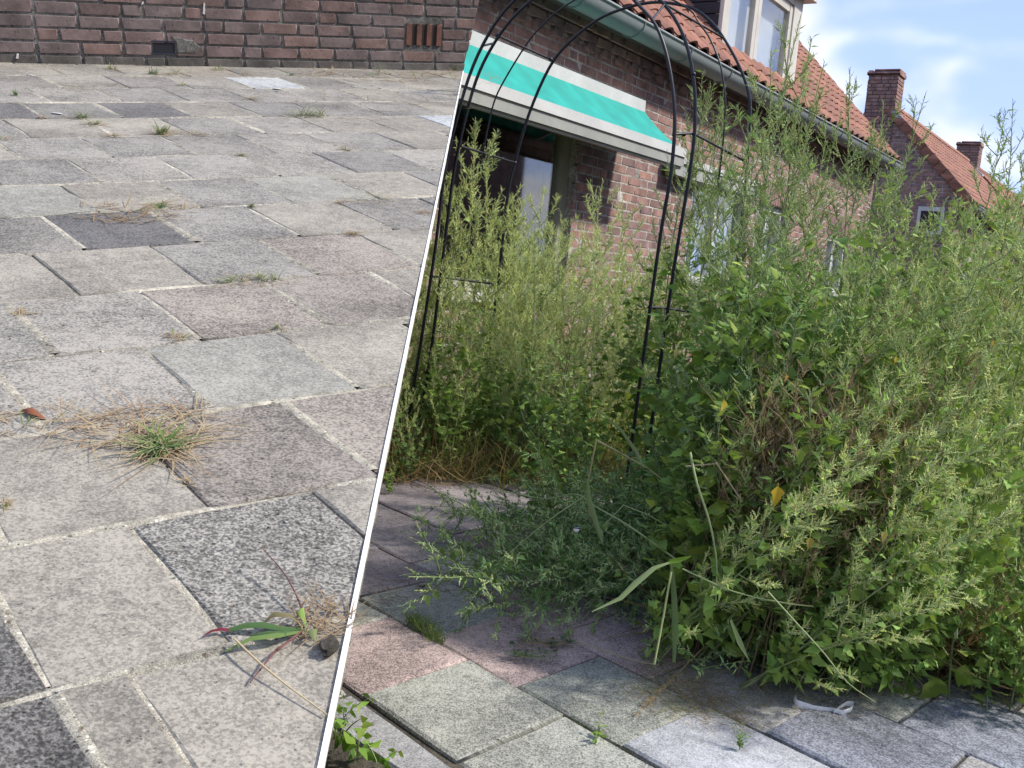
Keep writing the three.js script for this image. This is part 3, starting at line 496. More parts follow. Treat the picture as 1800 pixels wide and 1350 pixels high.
// courses of bricks in a facade-like plane; where() says whether a brick is kept and may narrow it
function bricksIn(R, { s0, s1, y0, y1, origin, a, b, n, holes = [], cutters = [], mats, mix = 0.3, proud }) {
  const out = [], c = 0.061, joint = 0.0105;
  for (let r = 0; y0 + r * c < y1 - 0.01; r++) {
    const y = y0 + r * c; let s = s0 - R.r(0, 0.21);
    while (s < s1) {
      const l = R() < mix ? 0.105 : 0.21; let q = [[Math.max(s, s0), Math.min(s + l - joint, s1)]];
      for (const [h0, hy0, h1, hy1] of holes) if (y + c - joint > hy0 && y < hy1) q = q.flatMap(([p0, p1]) => [[p0, Math.min(p1, h0)], [Math.max(p0, h1), p1]]);
      for (const [p0, p1] of q) if (p1 - p0 > 0.02) {
        let poly = [[p0, y], [p1, y], [p1, y + c - joint], [p0, y + c - joint]].map(([x, h]) => [(x + R.r(-1, 1) * 0.0018) * HK, (h + R.r(-1, 1) * 0.0014) * HK]);
        for (const [k0, k1] of cutters) poly = poly.length > 2 ? clip(poly, k0.map((x) => x * HK), k1.map((x) => x * HK)) : poly;
        if (poly.length < 3 || areaOf(poly) < 0.0006) continue;
        out.push({ s: (p0 + p1) / 2, y, mat: R.pick(mats), geo: slab(poly, origin, a, b, n, { thick: 0.03, bevel: 0.003, cut: 1, wear: 0.0015, lift: R.r(-0.002, 0.003) + (proud ? proud(r, s, l) : 0), tilt: 0.012, rand: R, uo: R.r(0, 3), vo: R.r(0, 3) }) });
      }
      s += l;
    }
  }
  return out;
}
const mergedBy = (list, name, parent) => { for (const m of new Set(list.map((b) => b.mat))) part(name, merge(list.filter((b) => b.mat === m).map((b) => b.geo)), m, parent, 'stuff'); };
// one clay pantile, lying at the origin: x along the eave, up the slope
const pantile = (() => {
  const W = 0.222, L = 0.225, nx = 7, pos = [], uv = [], idx = [];
  const h = (t) => (t < 0.62 ? 0.030 * Math.sin(Math.PI * t / 0.62) : -0.012 * Math.sin(Math.PI * (t - 0.62) / 0.38));
  for (const [w, lift] of [[0, 0.002], [0, 0.020], [L, 0.004]]) for (let i = 0; i <= nx; i++) { const t = i / nx; const p = V(0, 0, 0).addScaledVector(HD, t * W * HK).addScaledVector(slopeV, w * HK).addScaledVector(roofN, (h(t) + lift) * HK); pos.push(p.x, p.y, p.z); uv.push(t * W, w + lift); }
  for (let r = 0; r < 2; r++) for (let i = 0; i < nx; i++) { const o = r * (nx + 1) + i; idx.push(o, o + 1, o + nx + 1, o + 1, o + nx + 2, o + nx + 1); }
  const g = new THREE.BufferGeometry(); g.setAttribute('position', new THREE.Float32BufferAttribute(pos, 3)); g.setAttribute('uv', new THREE.Float32BufferAttribute(uv, 2)); g.setIndex(idx);
  const q = g.toNonIndexed(); q.computeVertexNormals(); return q;
})();
function roofOf(R, s0, s1, house, single, skip) {
  const roof = sub('roof', house), rows = 12, ex = slopeLen / rows, far = {};
  const wp = house.position;
  const back = merge([slab([[s0 * HK, 0], [s1 * HK, 0], [s1 * HK, slopeLen * HK], [s0 * HK, slopeLen * HK]], HW(0, EAVE[1], EAVE[0]), HD, slopeV, roofN, { thick: 0.06, bevel: 0.002, cut: 1, wear: 0, lift: -0.012 }),
    (() => { const down = V(0, 0, 0).addScaledVector(HN, -1).addScaledVector(UP, -1).normalize(); return slab([[s0 * HK, 0], [s1 * HK, 0], [s1 * HK, slopeLen * HK], [s0 * HK, slopeLen * HK]], HW(0, RIDGE[1], RIDGE[0]), HD, down, HD.clone().cross(down).negate(), { thick: 0.06, bevel: 0.002, cut: 1, wear: 0 }); })()]);
  part('roof_deck', back, roofTileM[3], roof);
  for (let r = 0; r < rows; r++) for (let s = s0; s < s1 - 0.1; s += 0.205) {
    if (skip && skip(s, r)) continue;
    const p = HW(s + R.r(-0.003, 0.003), EAVE[1], EAVE[0]).addScaledVector(slopeV, (r * ex - 0.02) * HK).addScaledVector(roofN, R.r(0, 0.006)), mat = R.pick(roofTileM);
    if (single(s, r)) { const m = shade(new THREE.Mesh(pantile, mat)); m.name = 'roof_tile'; m.position.copy(p).sub(wp); roof.add(m); } else (far[roofTileM.indexOf(mat)] ??= []).push(pantile.clone().translate(p.x, p.y, p.z));
  }
  for (const k in far) part('roof_tile', merge(far[k]), roofTileM[k], roof, 'stuff');
  const caps = []; for (let s = s0; s < s1 - 0.1; s += 0.3) { const g = new THREE.CylinderGeometry(0.075 * HK, 0.085 * HK, 0.31 * HK, 8, 1, true, 0, Math.PI); g.rotateZ(Math.PI / 2); g.rotateX(0); g.applyMatrix4(new THREE.Matrix4().makeBasis(HD, UP, HN).setPosition(HW(s + 0.15, RIDGE[1] - 0.005, RIDGE[0]))); caps.push(g); }
  part('ridge_tile', merge(caps), roofTileM[2], roof, 'stuff');
  const verge = []; for (let r = 0; r < rows; r++) for (const e of [s0 - 0.02, s1 + 0.0]) verge.push(slab([[e * HK, r * ex * HK - 0.02], [(e + 0.03) * HK, r * ex * HK - 0.02], [(e + 0.03) * HK, (r + 1) * ex * HK], [e * HK, (r + 1) * ex * HK]], HW(0, EAVE[1], EAVE[0]), HD, slopeV, roofN, { thick: 0.16, bevel: 0.004, cut: 1, wear: 0, lift: 0.035 + 0.006 * (r % 2) }));
  part('verge_tile', merge(verge), roofTileM[0], roof, 'stuff');
  return roof;
}
function gutterOf(s0, s1, house) {
  const pos = [], idx = [], seg = 8, c = [0.235, 2.545], r = 0.088, step = 20;
  for (let i = 0; i <= step; i++) for (const rr of [r, r - 0.008]) for (let k = 0; k <= seg; k++) { const w = Math.PI + k / seg * Math.PI, p = HW(s0 + (s1 - s0) * i / step, c[1] + Math.sin(w) * rr, c[0] + Math.cos(w) * rr); pos.push(p.x, p.y, p.z); }
  const row = 2 * (seg + 1);
  for (let i = 0; i < step; i++) for (let e = 0; e < 2; e++) for (let k = 0; k < seg; k++) { const o = i * row + e * (seg + 1) + k; idx.push(o, o + row, o + 1, o + 1, o + row, o + row + 1); }
  const g = new THREE.BufferGeometry(); g.setAttribute('position', new THREE.Float32BufferAttribute(pos, 3)); g.setIndex(idx); g.setAttribute('uv', new THREE.Float32BufferAttribute(new Float32Array(pos.length / 3 * 2).map((_, i) => (i % 2 ? (i % 36) * 0.01 : i * 0.002)), 2)); g.computeVertexNormals();
  const gut = sub('gutter', house); part('trough', g, zinc, gut);
  part('rolled_edge', tube([HW(s0, 2.548, 0.323), HW((s0 + s1) / 2, 2.548, 0.323), HW(s1, 2.548, 0.323)], [0.012], 6, 2), zinc, gut);
  for (let s = s0 + 0.35; s < s1; s += 0.75) { const pts = []; for (let k = 0; k <= 6; k++) { const w = Math.PI + k / 6 * Math.PI; pts.push(HW(s, 2.545 + Math.sin(w) * 0.093, 0.235 + Math.cos(w) * 0.093)); } part('bracket', tube(pts, [0.007], 4, 1), zinc, gut); }
}
function windowIn(house, name, s0, y0, s1, y1, o, frameM, { bars = [], cross = [], w = 0.06, label } = {}) {
  const win = sub(name, house); if (label) win.userData.label = label;
  const d0 = o - 0.05, d1 = o + 0.02, b = 0.006;
  part('frame', merge([hb([s0, y0, d0], [s0 + w, y1, d1], b), hb([s1 - w, y0, d0], [s1, y1, d1], b), hb([s0 + w, y1 - w, d0], [s1 - w, y1, d1 - 0.003], b), hb([s0 + w, y0, d0], [s1 - w, y0 + w, d1 - 0.003], b),
    ...bars.map((x) => hb([x - w * 0.6, y0 + w, d0], [x + w * 0.6, y1 - w, d1 - 0.006], b)), ...cross.map((x) => hb([s0 + w, x - 0.02, d0], [s1 - w, x + 0.02, d1 - 0.009], b))]), frameM, win);
  const xs = [s0 + w, ...bars, s1 - w];
  for (let i = 0; i < xs.length - 1; i++) part('pane', hb([xs[i] + (i ? w * 0.6 : 0) - 0.002, y0 + w - 0.002, o - 0.022], [xs[i + 1] - (i < xs.length - 2 ? w * 0.6 : 0) + 0.002, y1 - w + 0.002, o - 0.018]), glass, win);
  return win;
}
// front house
{
  const R = rng(303), S0 = -2.3, S1 = 6.72;
  const house = thing('brick_house', HW((S0 + S1) / 2, GROUND_Y, 0), 'nearest red-brown brick house with a turquoise awning and a dormer in its tiled roof', 'house');
  const holes = [[-1.98, 0.78, -0.56, 1.93], [1.32, 0.95, 2.62, 1.80], [2.82, 0.95, 3.62, 1.72], [5.1, 0.95, 5.95, 1.58]];
  const wall = sub('wall', house);
  // backing wall of mortar with the openings left free
  const back = [], ys = [...new Set([GROUND_Y - 0.1, 2.52, ...holes.flatMap((h) => [h[1], h[3]])])].sort((a, b) => a - b);
  for (let k = 0; k < ys.length - 1; k++) { let s = S0; const row = holes.filter((h) => h[1] <= ys[k] + 1e-6 && h[3] >= ys[k + 1] - 1e-6).sort((a, b) => a[0] - b[0]); for (const h of [...row, [S1]]) { if (h[0] > s) back.push(hb([s, ys[k], -0.2], [h[0], ys[k + 1], -0.002])); s = h[2] ?? s; } }
  part('mortar', merge(back), paleMortar, wall);
  const all = bricksIn(R, { s0: S0, s1: S1, y0: GROUND_Y, y1: 2.40, origin: HO, a: HD, b: UP, n: HN, holes, mats: facadeBricks });
  const dist = (b) => { const seen = b.y > 2.4 - 0.6 && b.s < 1.6 && b.s > -1.6 ? 0 : b.s > -0.6 && b.s < 1.35 && b.y > 0.9 ? 0.2 : b.y > 1.5 && b.s > 1 ? 2 : 9; return seen + Math.abs(b.s) * 0.1; };
  all.sort((x, y) => dist(x) - dist(y));
  all.slice(0, 296).forEach((b) => part('brick', b.geo, b.mat, wall));
  mergedBy(all.slice(296), 'brick', wall);
  // corbelled courses under the gutter
  const corbel = bricksIn(R, { s0: S0, s1: S1, y0: 2.40, y1: 2.50, origin: HO, a: HD, b: UP, n: HN, mats: facadeBricks.slice(1), mix: 0, proud: (r) => 0.035 + r * 0.03 });
  for (let s = S0; s < S1; s += 0.21) corbel.push({ mat: facadeBricks[3], geo: hb([s, 2.345, 0.001], [s + 0.1, 2.398, 0.028], 0.003) });
  mergedBy(corbel, 'corbel_brick', wall);
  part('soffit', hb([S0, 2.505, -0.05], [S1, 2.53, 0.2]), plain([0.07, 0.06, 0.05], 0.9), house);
  part('side_wall', merge([hb([S0, GROUND_Y, -2.8], [S0 + 0.1, 2.6, -0.2]), hb([S1 - 0.1, GROUND_Y, -2.8], [S1, 2.6, -0.2]), hb([S0 + 0.1, GROUND_Y, -2.9], [S1 - 0.1, 2.6, -2.8])]), facadeBricks[3], house);
  for (const [s, dir] of [[S0, 1], [S1 - 0.1, 1]]) part('gable', slab([[-2.8 * HK, 2.6 * HK], [0 * HK, 2.6 * HK], [(RIDGE[0]) * HK, (RIDGE[1] - 0.1) * HK]].map(([o, y]) => [o, y]), HW(s + 0.1, 0, 0), HN, UP, HD.clone(), { thick: 0.1, bevel: 0.002, cut: 1, wear: 0 }), facadeBricks[1], house);
  // large window under the awning, deep in its opening
  const w1 = windowIn(house, 'window', -1.975, 0.785, -0.565, 1.925, -0.075, olive, { w: 0.075, label: 'large dark window below the turquoise awning' });
  part('sill', hb([-2.0, 0.735, -0.1], [-0.53, 0.782, 0.05], 0.006), painted([0.55, 0.53, 0.48]), w1);
  windowIn(house, 'window', 1.325, 0.955, 2.615, 1.795, -0.06, white, { bars: [1.95], w: 0.05, label: 'white framed window behind the tall weeds' });
  windowIn(house, 'window', 2.825, 0.955, 3.615, 1.715, -0.06, white, { bars: [3.2], w: 0.05 });
  windowIn(house, 'window', 5.105, 0.955, 5.945, 1.575, -0.06, white, { bars: [5.5], w: 0.05 });
  const curtain = painted([0.33, 0.42, 0.52], 0.9);
  part('curtain', merge([hb([1.3, 0.95, -0.17], [2.65, 1.8, -0.15]), hb([2.8, 0.95, -0.17], [3.64, 1.72, -0.15]), hb([5.08, 0.95, -0.17], [5.97, 1.58, -0.15])]), curtain, house);
  const soldier = sub('soldier_course', house);
  for (const [a0, a1, y] of [[2.78, 3.66, 1.725], [5.06, 6.0, 1.585]]) for (let s = a0; s < a1 - 0.05; s += 0.062) part('brick', hb([s, y, -0.02], [s + 0.053, y + 0.2, 0.006], 0.003), R.pick(facadeBricks), soldier);

  // awning
  const aw = sub('awning', house); aw.userData.label = 'turquoise fabric awning, half rolled out, with white front bar, its shaded face coloured grey';
  part('cassette', hb([-2.25, 2.065, 0.002], [0.10, 2.15, 0.125], 0.02), white, aw);
  { const pos = [], uv = [], idx = [], rows = 8, cols = 24; for (let i = 0; i <= rows; i++) for (let k = 0; k <= cols; k++) { const t = i / rows, s = -2.2 - 0.5 * t + (0.075 + 2.2 + 0.5 * t + 0.05 * t * t) * k / cols, sag = 0.018 * Math.sin(Math.PI * t), p = HW(s, 2.085 - 0.245 * t - sag, 0.115 + 0.29 * t); pos.push(p.x, p.y, p.z); uv.push(s, t * 0.4); }
    for (let i = 0; i < rows; i++) for (let k = 0; k < cols; k++) { const o = i * (cols + 1) + k; idx.push(o, o + cols + 1, o + 1, o + 1, o + cols + 1, o + cols + 2); }
    const g = new THREE.BufferGeometry(); g.setAttribute('position', new THREE.Float32BufferAttribute(pos, 3)); g.setAttribute('uv', new THREE.Float32BufferAttribute(uv, 2)); g.setIndex(idx); g.computeVertexNormals();
    part('fabric', g, new THREE.MeshStandardMaterial({ color: new THREE.Color(0.012, 0.35, 0.30), map: texCloth, roughness: 0.85, side: THREE.DoubleSide }), aw); }
  part('front_bar', merge([hb([-2.75, 1.785, 0.36], [0.17, 1.842, 0.43], 0.012)]), white, aw);
  part('valance', merge([hb([-2.75, 1.722, 0.385], [0.165, 1.784, 0.418], 0.004), hb([-2.75, 1.705, 0.37], [0.16, 1.7215, 0.40], 0.004)]), painted([0.36, 0.365, 0.33]), aw);  // front face of the bar, its shade put into the grey
  for (const s of [-1.7, -0.25]) part('arm', merge([tube([HW(s, 2.03, 0.1), HW(s + 0.1, 1.93, 0.24), HW(s, 1.81, 0.37)], [0.014], 6)]), white, aw);
  // a second awning over the next window, rolled in
  const aw2 = sub('awning', house); aw2.userData.label = 'second awning, rolled in, with white cover over the next window';
  part('cassette', hb([0.70, 1.815, 0.002], [2.55, 1.865, 0.125], 0.015), white, aw2);
  part('valance', hb([0.70, 1.725, 0.03], [2.55, 1.813, 0.11], 0.006), painted([0.38, 0.385, 0.35]), aw2);
  // roof, gutter, dormer
  const D0 = 1.50, D1 = 3.32;
  roofOf(R, S0, S1, house, (s, r) => s > 3.1 || (s > -0.75 && s < 1.45 && r < 4), (s, r) => s > D0 - 0.02 && s < D1 - 0.19 && r > 1);
  gutterOf(S0, S1 + 0.03, house);
  const dm = sub('dormer', house);
  const up0 = 2.755, top = 3.62;
  const cheek = (s, t, m) => slab([[0, up0 + 0.0], [0, top], [-1.02, top], [-0.8, 3.6], [-0.02, up0]].map(([o, y]) => [o * HK, y * HK]).slice(0, 3).concat([[-0.02 * HK, (up0 - 0.02) * HK]]), HW(s + t, 0, 0), HN, UP, HD.clone().multiplyScalar(1), { thick: t * HK, bevel: 0.002, cut: 1, wear: 0 });
  part('cheek', cheek(D0 - 0.03, 0.05, slate), slate, dm);
  part('cheek', cheek(D1 - 0.05, 0.05, slate), slate, dm);
  for (let k = 0; k < 9; k++) part('cladding_board', slab([[-0.012 - Math.max(0, k * 0.096 - 0.06) * 1.0, up0 + 0.03 + k * 0.096], [-0.012, up0 + 0.03 + k * 0.096], [-0.012, up0 + 0.118 + k * 0.096], [-0.012 - Math.max(0, k * 0.096 - 0.06), up0 + 0.118 + k * 0.096]].map(([o, y]) => [(o - (o < -0.0121 ? 0.05 : 0)) * HK, y * HK]), HW(D0 - 0.031, 0, 0), HN, UP, HD.clone().negate(), { thick: 0.012, bevel: 0.003, cut: 1, wear: 0, lift: 0.013 }), slate, dm);
  part('corner_board', merge([hb([D0 - 0.03, up0 - 0.01, -0.04], [D0 + 0.06, top, 0.022], 0.006), hb([D1 - 0.22, up0 - 0.06, -0.04], [D1 - 0.001, top, 0.022], 0.006), hb([D0 + 0.06, up0 - 0.05, -0.04], [D1 - 0.22, up0 + 0.03, 0.05], 0.006), hb([D0 + 0.06, top - 0.09, -0.04], [D1 - 0.22, top, 0.018], 0.006)]), cream, dm);
  const mid = 2.24;
  for (const [a0, a1, drop] of [[D0 + 0.062, mid - 0.002, 0], [mid + 0.002, D1 - 0.222, 0.0]]) {
    const y0 = up0 + 0.032, y1 = top - 0.092, w = 0.075;
    part('casement', merge([hb([a0, y0, -0.04], [a0 + w, y1, 0.008], 0.008), hb([a1 - w, y0, -0.04], [a1, y1, 0.008], 0.008), hb([a0 + w, y0, -0.04], [a1 - w, y0 + w, 0.006], 0.008), hb([a0 + w, y1 - w, -0.04], [a1 - w, y1, 0.006], 0.008)]), cream, dm);
    part('pane', hb([a0 + w - 0.002, y0 + w - 0.002, -0.022], [a1 - w + 0.002, y1 - w + 0.002, -0.018]), glass, dm);
  }
  part('net_curtain', hb([D0 + 0.1, up0 + 0.02, -0.12], [D1 - 0.25, top - 0.1, -0.11]), painted([0.50, 0.56, 0.58], 0.9), dm);
  part('dormer_roof', merge([hb([D0 - 0.12, top + 0.002, -1.1], [D1 + 0.1, top + 0.06, 0.12], 0.01), hb([D0 - 0.12, top + 0.062, -1.1], [D1 + 0.1, top + 0.13, 0.1], 0.01)]), white, dm);
  part('lead_flashing', merge([hb([D0 - 0.04, up0 - 0.075, 0.0], [D1, up0 - 0.062, 0.13], 0.003)]), painted([0.42, 0.44, 0.45], 0.5), dm);
}
// the houses behind, further along the row
function farHouse(seed, s0, s1, label, chimneyS, cy) {
  const R = rng(seed), house = thing('brick_house', HW((s0 + s1) / 2, GROUND_Y, 0), label, 'house');
  const wall = sub('wall', house), gx = HD.clone().negate();
  part('mortar', merge([hb([s0 + 0.03, GROUND_Y - 0.1, -2.8], [s1, 2.55, -0.01]), slab([[-2.8 * HK, 2.55 * HK], [-0.01 * HK, 2.55 * HK], [-0.01 * HK, 2.72 * HK], [RIDGE[0] * HK, 3.98 * HK]], HW(s0 + 0.03, 0, 0), HN, UP, gx, { thick: 0.1, bevel: 0.001, cut: 1, wear: 0 })]), paleMortar, wall);
  // gable bricks: x runs from the street backwards
  mergedBy(bricksIn(R, { s0: -2.8, s1: 0, y0: GROUND_Y, y1: 4.0, origin: HW(s0 + 0.023, 0, 0), a: HN, b: UP, n: gx, mats: rowBricks, holes: [[-0.62, 2.05, -0.2, 2.5]], cutters: [[[0.05, 2.72], [RIDGE[0], 4.06]], [[RIDGE[0], 4.06], [-2.8, 2.6]]] }), 'brick', wall);
  mergedBy(bricksIn(R, { s0, s1, y0: GROUND_Y, y1: 2.5, origin: HO.clone().addScaledVector(HN, -0.004), a: HD, b: UP, n: HN, mats: rowBricks, holes: [[s0 + 1.2, 0.9, s0 + 2.6, 1.8]] }), 'brick', wall);
  const gw = sub('window', house), gb = (lo, hi) => boxIn(HW(s0 + 0.023, 0, 0), HN, UP, gx, lo.map((x) => x * HK), hi.map((x) => x * HK));
  part('frame', merge([gb([-0.62, 2.05, -0.02], [-0.57, 2.5, 0.02]), gb([-0.25, 2.05, -0.02], [-0.2, 2.5, 0.02]), gb([-0.57, 2.43, -0.02], [-0.25, 2.5, 0.018]), gb([-0.57, 2.05, -0.02], [-0.25, 2.1, 0.018])]), white, gw);
  part('pane', gb([-0.572, 2.098, -0.002], [-0.248, 2.432, 0.002]), new THREE.MeshStandardMaterial({ color: new THREE.Color(0.03, 0.035, 0.045), roughness: 0.05 }), gw);
  roofOf(R, s0, s1, house, () => false);
  gutterOf(s0, s1, house);
  const ch = sub('chimney', house), c0 = chimneyS, cd = 0.42, o0 = -1.73, o1 = -1.22, k0 = HW(c0, 0, 0);
  const cw = (lo, hi, b = 0) => hb(lo, hi, b);
  part('mortar', merge([cw([c0 + 0.007, 3.0, o0 + 0.007], [c0 + cd - 0.007, cy - 0.1, o1 - 0.007])]), stone([0.22, 0.19, 0.17], texEarth, 0.003, 1), ch);
  mergedBy(bricksIn(R, { s0: o0, s1: o1, y0: 3.0, y1: cy - 0.09, origin: k0, a: HN, b: UP, n: gx, mats: rowBricks }), 'brick', ch);
  mergedBy(bricksIn(R, { s0: c0, s1: c0 + cd, y0: 3.0, y1: cy - 0.09, origin: HO.clone().addScaledVector(HN, o1 * HK), a: HD, b: UP, n: HN, mats: rowBricks }), 'brick', ch);
  part('shoulder', slab([[o0 - 0.14, 3.78], [o0 + 0.02, 3.78], [o0 + 0.02, 4.06], [o0 - 0.04, 3.95]].map((q) => q.map((x) => x * HK)), HW(c0 - 0.01, 0, 0), HN, UP, gx, { thick: 0.35, bevel: 0.003, cut: 1, wear: 0 }), rowBricks[0], ch);
  part('cap', merge([cw([c0 - 0.02, cy - 0.095, o0 - 0.02], [c0 + cd + 0.02, cy - 0.04, o1 + 0.02], 0.006), cw([c0 - 0.012, cy - 0.038, o0 + 0.1], [c0 + cd - 0.02, cy, o1 + 0.012], 0.006), cw([c0 + 0.02, cy - 0.038, o0 - 0.01], [c0 + cd - 0.04, cy - 0.012, o0 + 0.07], 0.006)]), rowBricks[0], ch);
  part('lead_flashing', slab([[o1 - 0.06, 4.04], [o1 + 0.14, 3.90], [o1 + 0.15, 3.96], [o1 - 0.03, 4.12]].map((q) => q.map((x) => x * HK)), HW(c0 - 0.02, 0, 0), HN, UP, gx, { thick: 0.2, bevel: 0.002, cut: 1, wear: 0 }), painted([0.5, 0.52, 0.53]), ch);
}
farHouse(404, 12.1, 19.3, 'second brick house, its dark gable and tall chimney beyond the gap', 12.1, 4.76);
farHouse(405, 20.6, 28, 'third brick house, far off, its squat chimney before the sky', 20.3, 4.72);
// unseen tall house added across the street so the panes mirror something dark
{ const house = thing('added_opposite_house', HW(7, GROUND_Y, 14), 'unseen tall dark house added across the street to darken the window reflections', 'house');
  part('wall', hb([-6, GROUND_Y - 0.1, 13], [19.4, 6, 20]), stone([0.20, 0.13, 0.11], texBrick), house);
  part('roof', slab([[-6.3, 0], [19.6, 0], [19.6, 5], [-6.3, 5]].map((q) => q.map((x) => x * HK)), HW(0, 5.9, 12.7), HD, V(0, 0, 0).addScaledVector(HN, 0.72).addScaledVector(UP, 0.69).normalize(), HD.clone().cross(V(0, 0, 0).addScaledVector(HN, 0.72).addScaledVector(UP, 0.69).normalize()).negate(), { thick: 0.1, bevel: 0.01, cut: 1, wear: 0 }), roofTileM[3], house); }

// ------------------------------------------------------------------ weeds
// a toothed, pointed leaf of length 1 along y, folded along its midrib, its tip drooping towards -z
function leafGeo(width, { teeth = 0, fold = 0.25, droop = 0.25, belly = 0.36, stalk = 0.16, twist = 0 } = {}) {
  const ts = [0, stalk, 0.27, 0.40, 0.52, 0.66, 0.82, 1], pos = [], uv = [], idx = [];
  ts.forEach((t, i) => {
    let w = i === 0 ? 0.012 : i === 1 ? 0.02 : t < belly ? Math.pow((t - stalk) / (belly - stalk), 0.75) : Math.pow(Math.max(0, (1 - t) / (1 - belly)), 0.85);
    if (i > 1) w = width / 2 * Math.max(0.02, w) * (1 + (teeth && i > 2 && i < 7 ? (i % 2 ? teeth : -teeth) : 0));
    const a = twist * (t - 0.3), c = Math.cos(a), s = Math.sin(a), z = -droop * t * t, up = fold * w;
    pos.push(-w * c, t, z + up - w * s, 0, t, z, w * c, t, z + up + w * s); uv.push(-w, t, 0, t, w, t);
    if (i < ts.length - 1) for (const k of [0, 1]) { const o = i * 3 + k; idx.push(o, o + 1, o + 3, o + 1, o + 4, o + 3); }
  });
  const g = new THREE.BufferGeometry(); g.setAttribute('position', new THREE.Float32BufferAttribute(pos, 3)); g.setAttribute('uv', new THREE.Float32BufferAttribute(uv, 2)); g.setIndex(idx); g.computeVertexNormals();
  return g;
}
const leafWide = leafGeo(0.62, { teeth: 0.16, droop: 0.22 }), leafWide2 = leafGeo(0.55, { teeth: 0.12, droop: 0.4, twist: 0.5 }), leafNarrow = leafGeo(0.24, { droop: 0.3, belly: 0.42, stalk: 0.1 }), leafOval = leafGeo(0.58, { fold: 0.18, droop: 0.3, belly: 0.42 });
// a short twig beset with round flower knots, length 1 along y
function knotGeo(seed, n, size, spread) {
  const R = rng(seed), list = [];
  for (let i = 0; i < n; i++) {
    const t = (i + 0.5) / n, g = new THREE.OctahedronGeometry(size * R.r(0.7, 1.25) * (1 - 0.45 * t), 0), az = i * 2.4 + R.r(-0.4, 0.4), r = spread * (1 - 0.6 * t) * R.r(0.4, 1);
    g.rotateX(R.r(0, 3)); g.rotateZ(R.r(0, 3)); g.scale(1, R.r(0.8, 1.2), 1); g.translate(Math.cos(az) * r, t, Math.sin(az) * r); list.push(g);
  }
  const st = new THREE.CylinderGeometry(size * 0.18, size * 0.25, 0.9, 3, 1, true); st.translate(0, 0.45, 0); list.push(st);
  return merge(list);
}
const knotA = knotGeo(1, 10, 0.105, 0.12), knotB = knotGeo(2, 13, 0.085, 0.15);
const foliageM = new THREE.MeshPhysicalMaterial({ color: 0xffffff, transmission: 0.46, thickness: 0, roughness: 0.75, specularIntensity: 0.4, side: THREE.DoubleSide });
const knotM = new THREE.MeshStandardMaterial({ color: 0xffffff, roughness: 0.95 });
const stemM = { green: plain([0.15, 0.20, 0.075], 0.7), pale: plain([0.24, 0.28, 0.12], 0.7), brown: plain([0.17, 0.12, 0.065], 0.8) };
const singleLeafM = [leafMat([0.20, 0.31, 0.05], 0.5), leafMat([0.27, 0.38, 0.055], 0.5), leafMat([0.13, 0.22, 0.05], 0.45), leafMat([0.35, 0.44, 0.06], 0.5)];
const C = (r, g, b) => new THREE.Color(r, g, b);
const shades = (R, base, v) => { const k = 1 + R.r(-v, v), h = R.r(-0.12, 0.12); return C(base[0] * k * (1 + h), base[1] * k, base[2] * k * (1 - h)); };
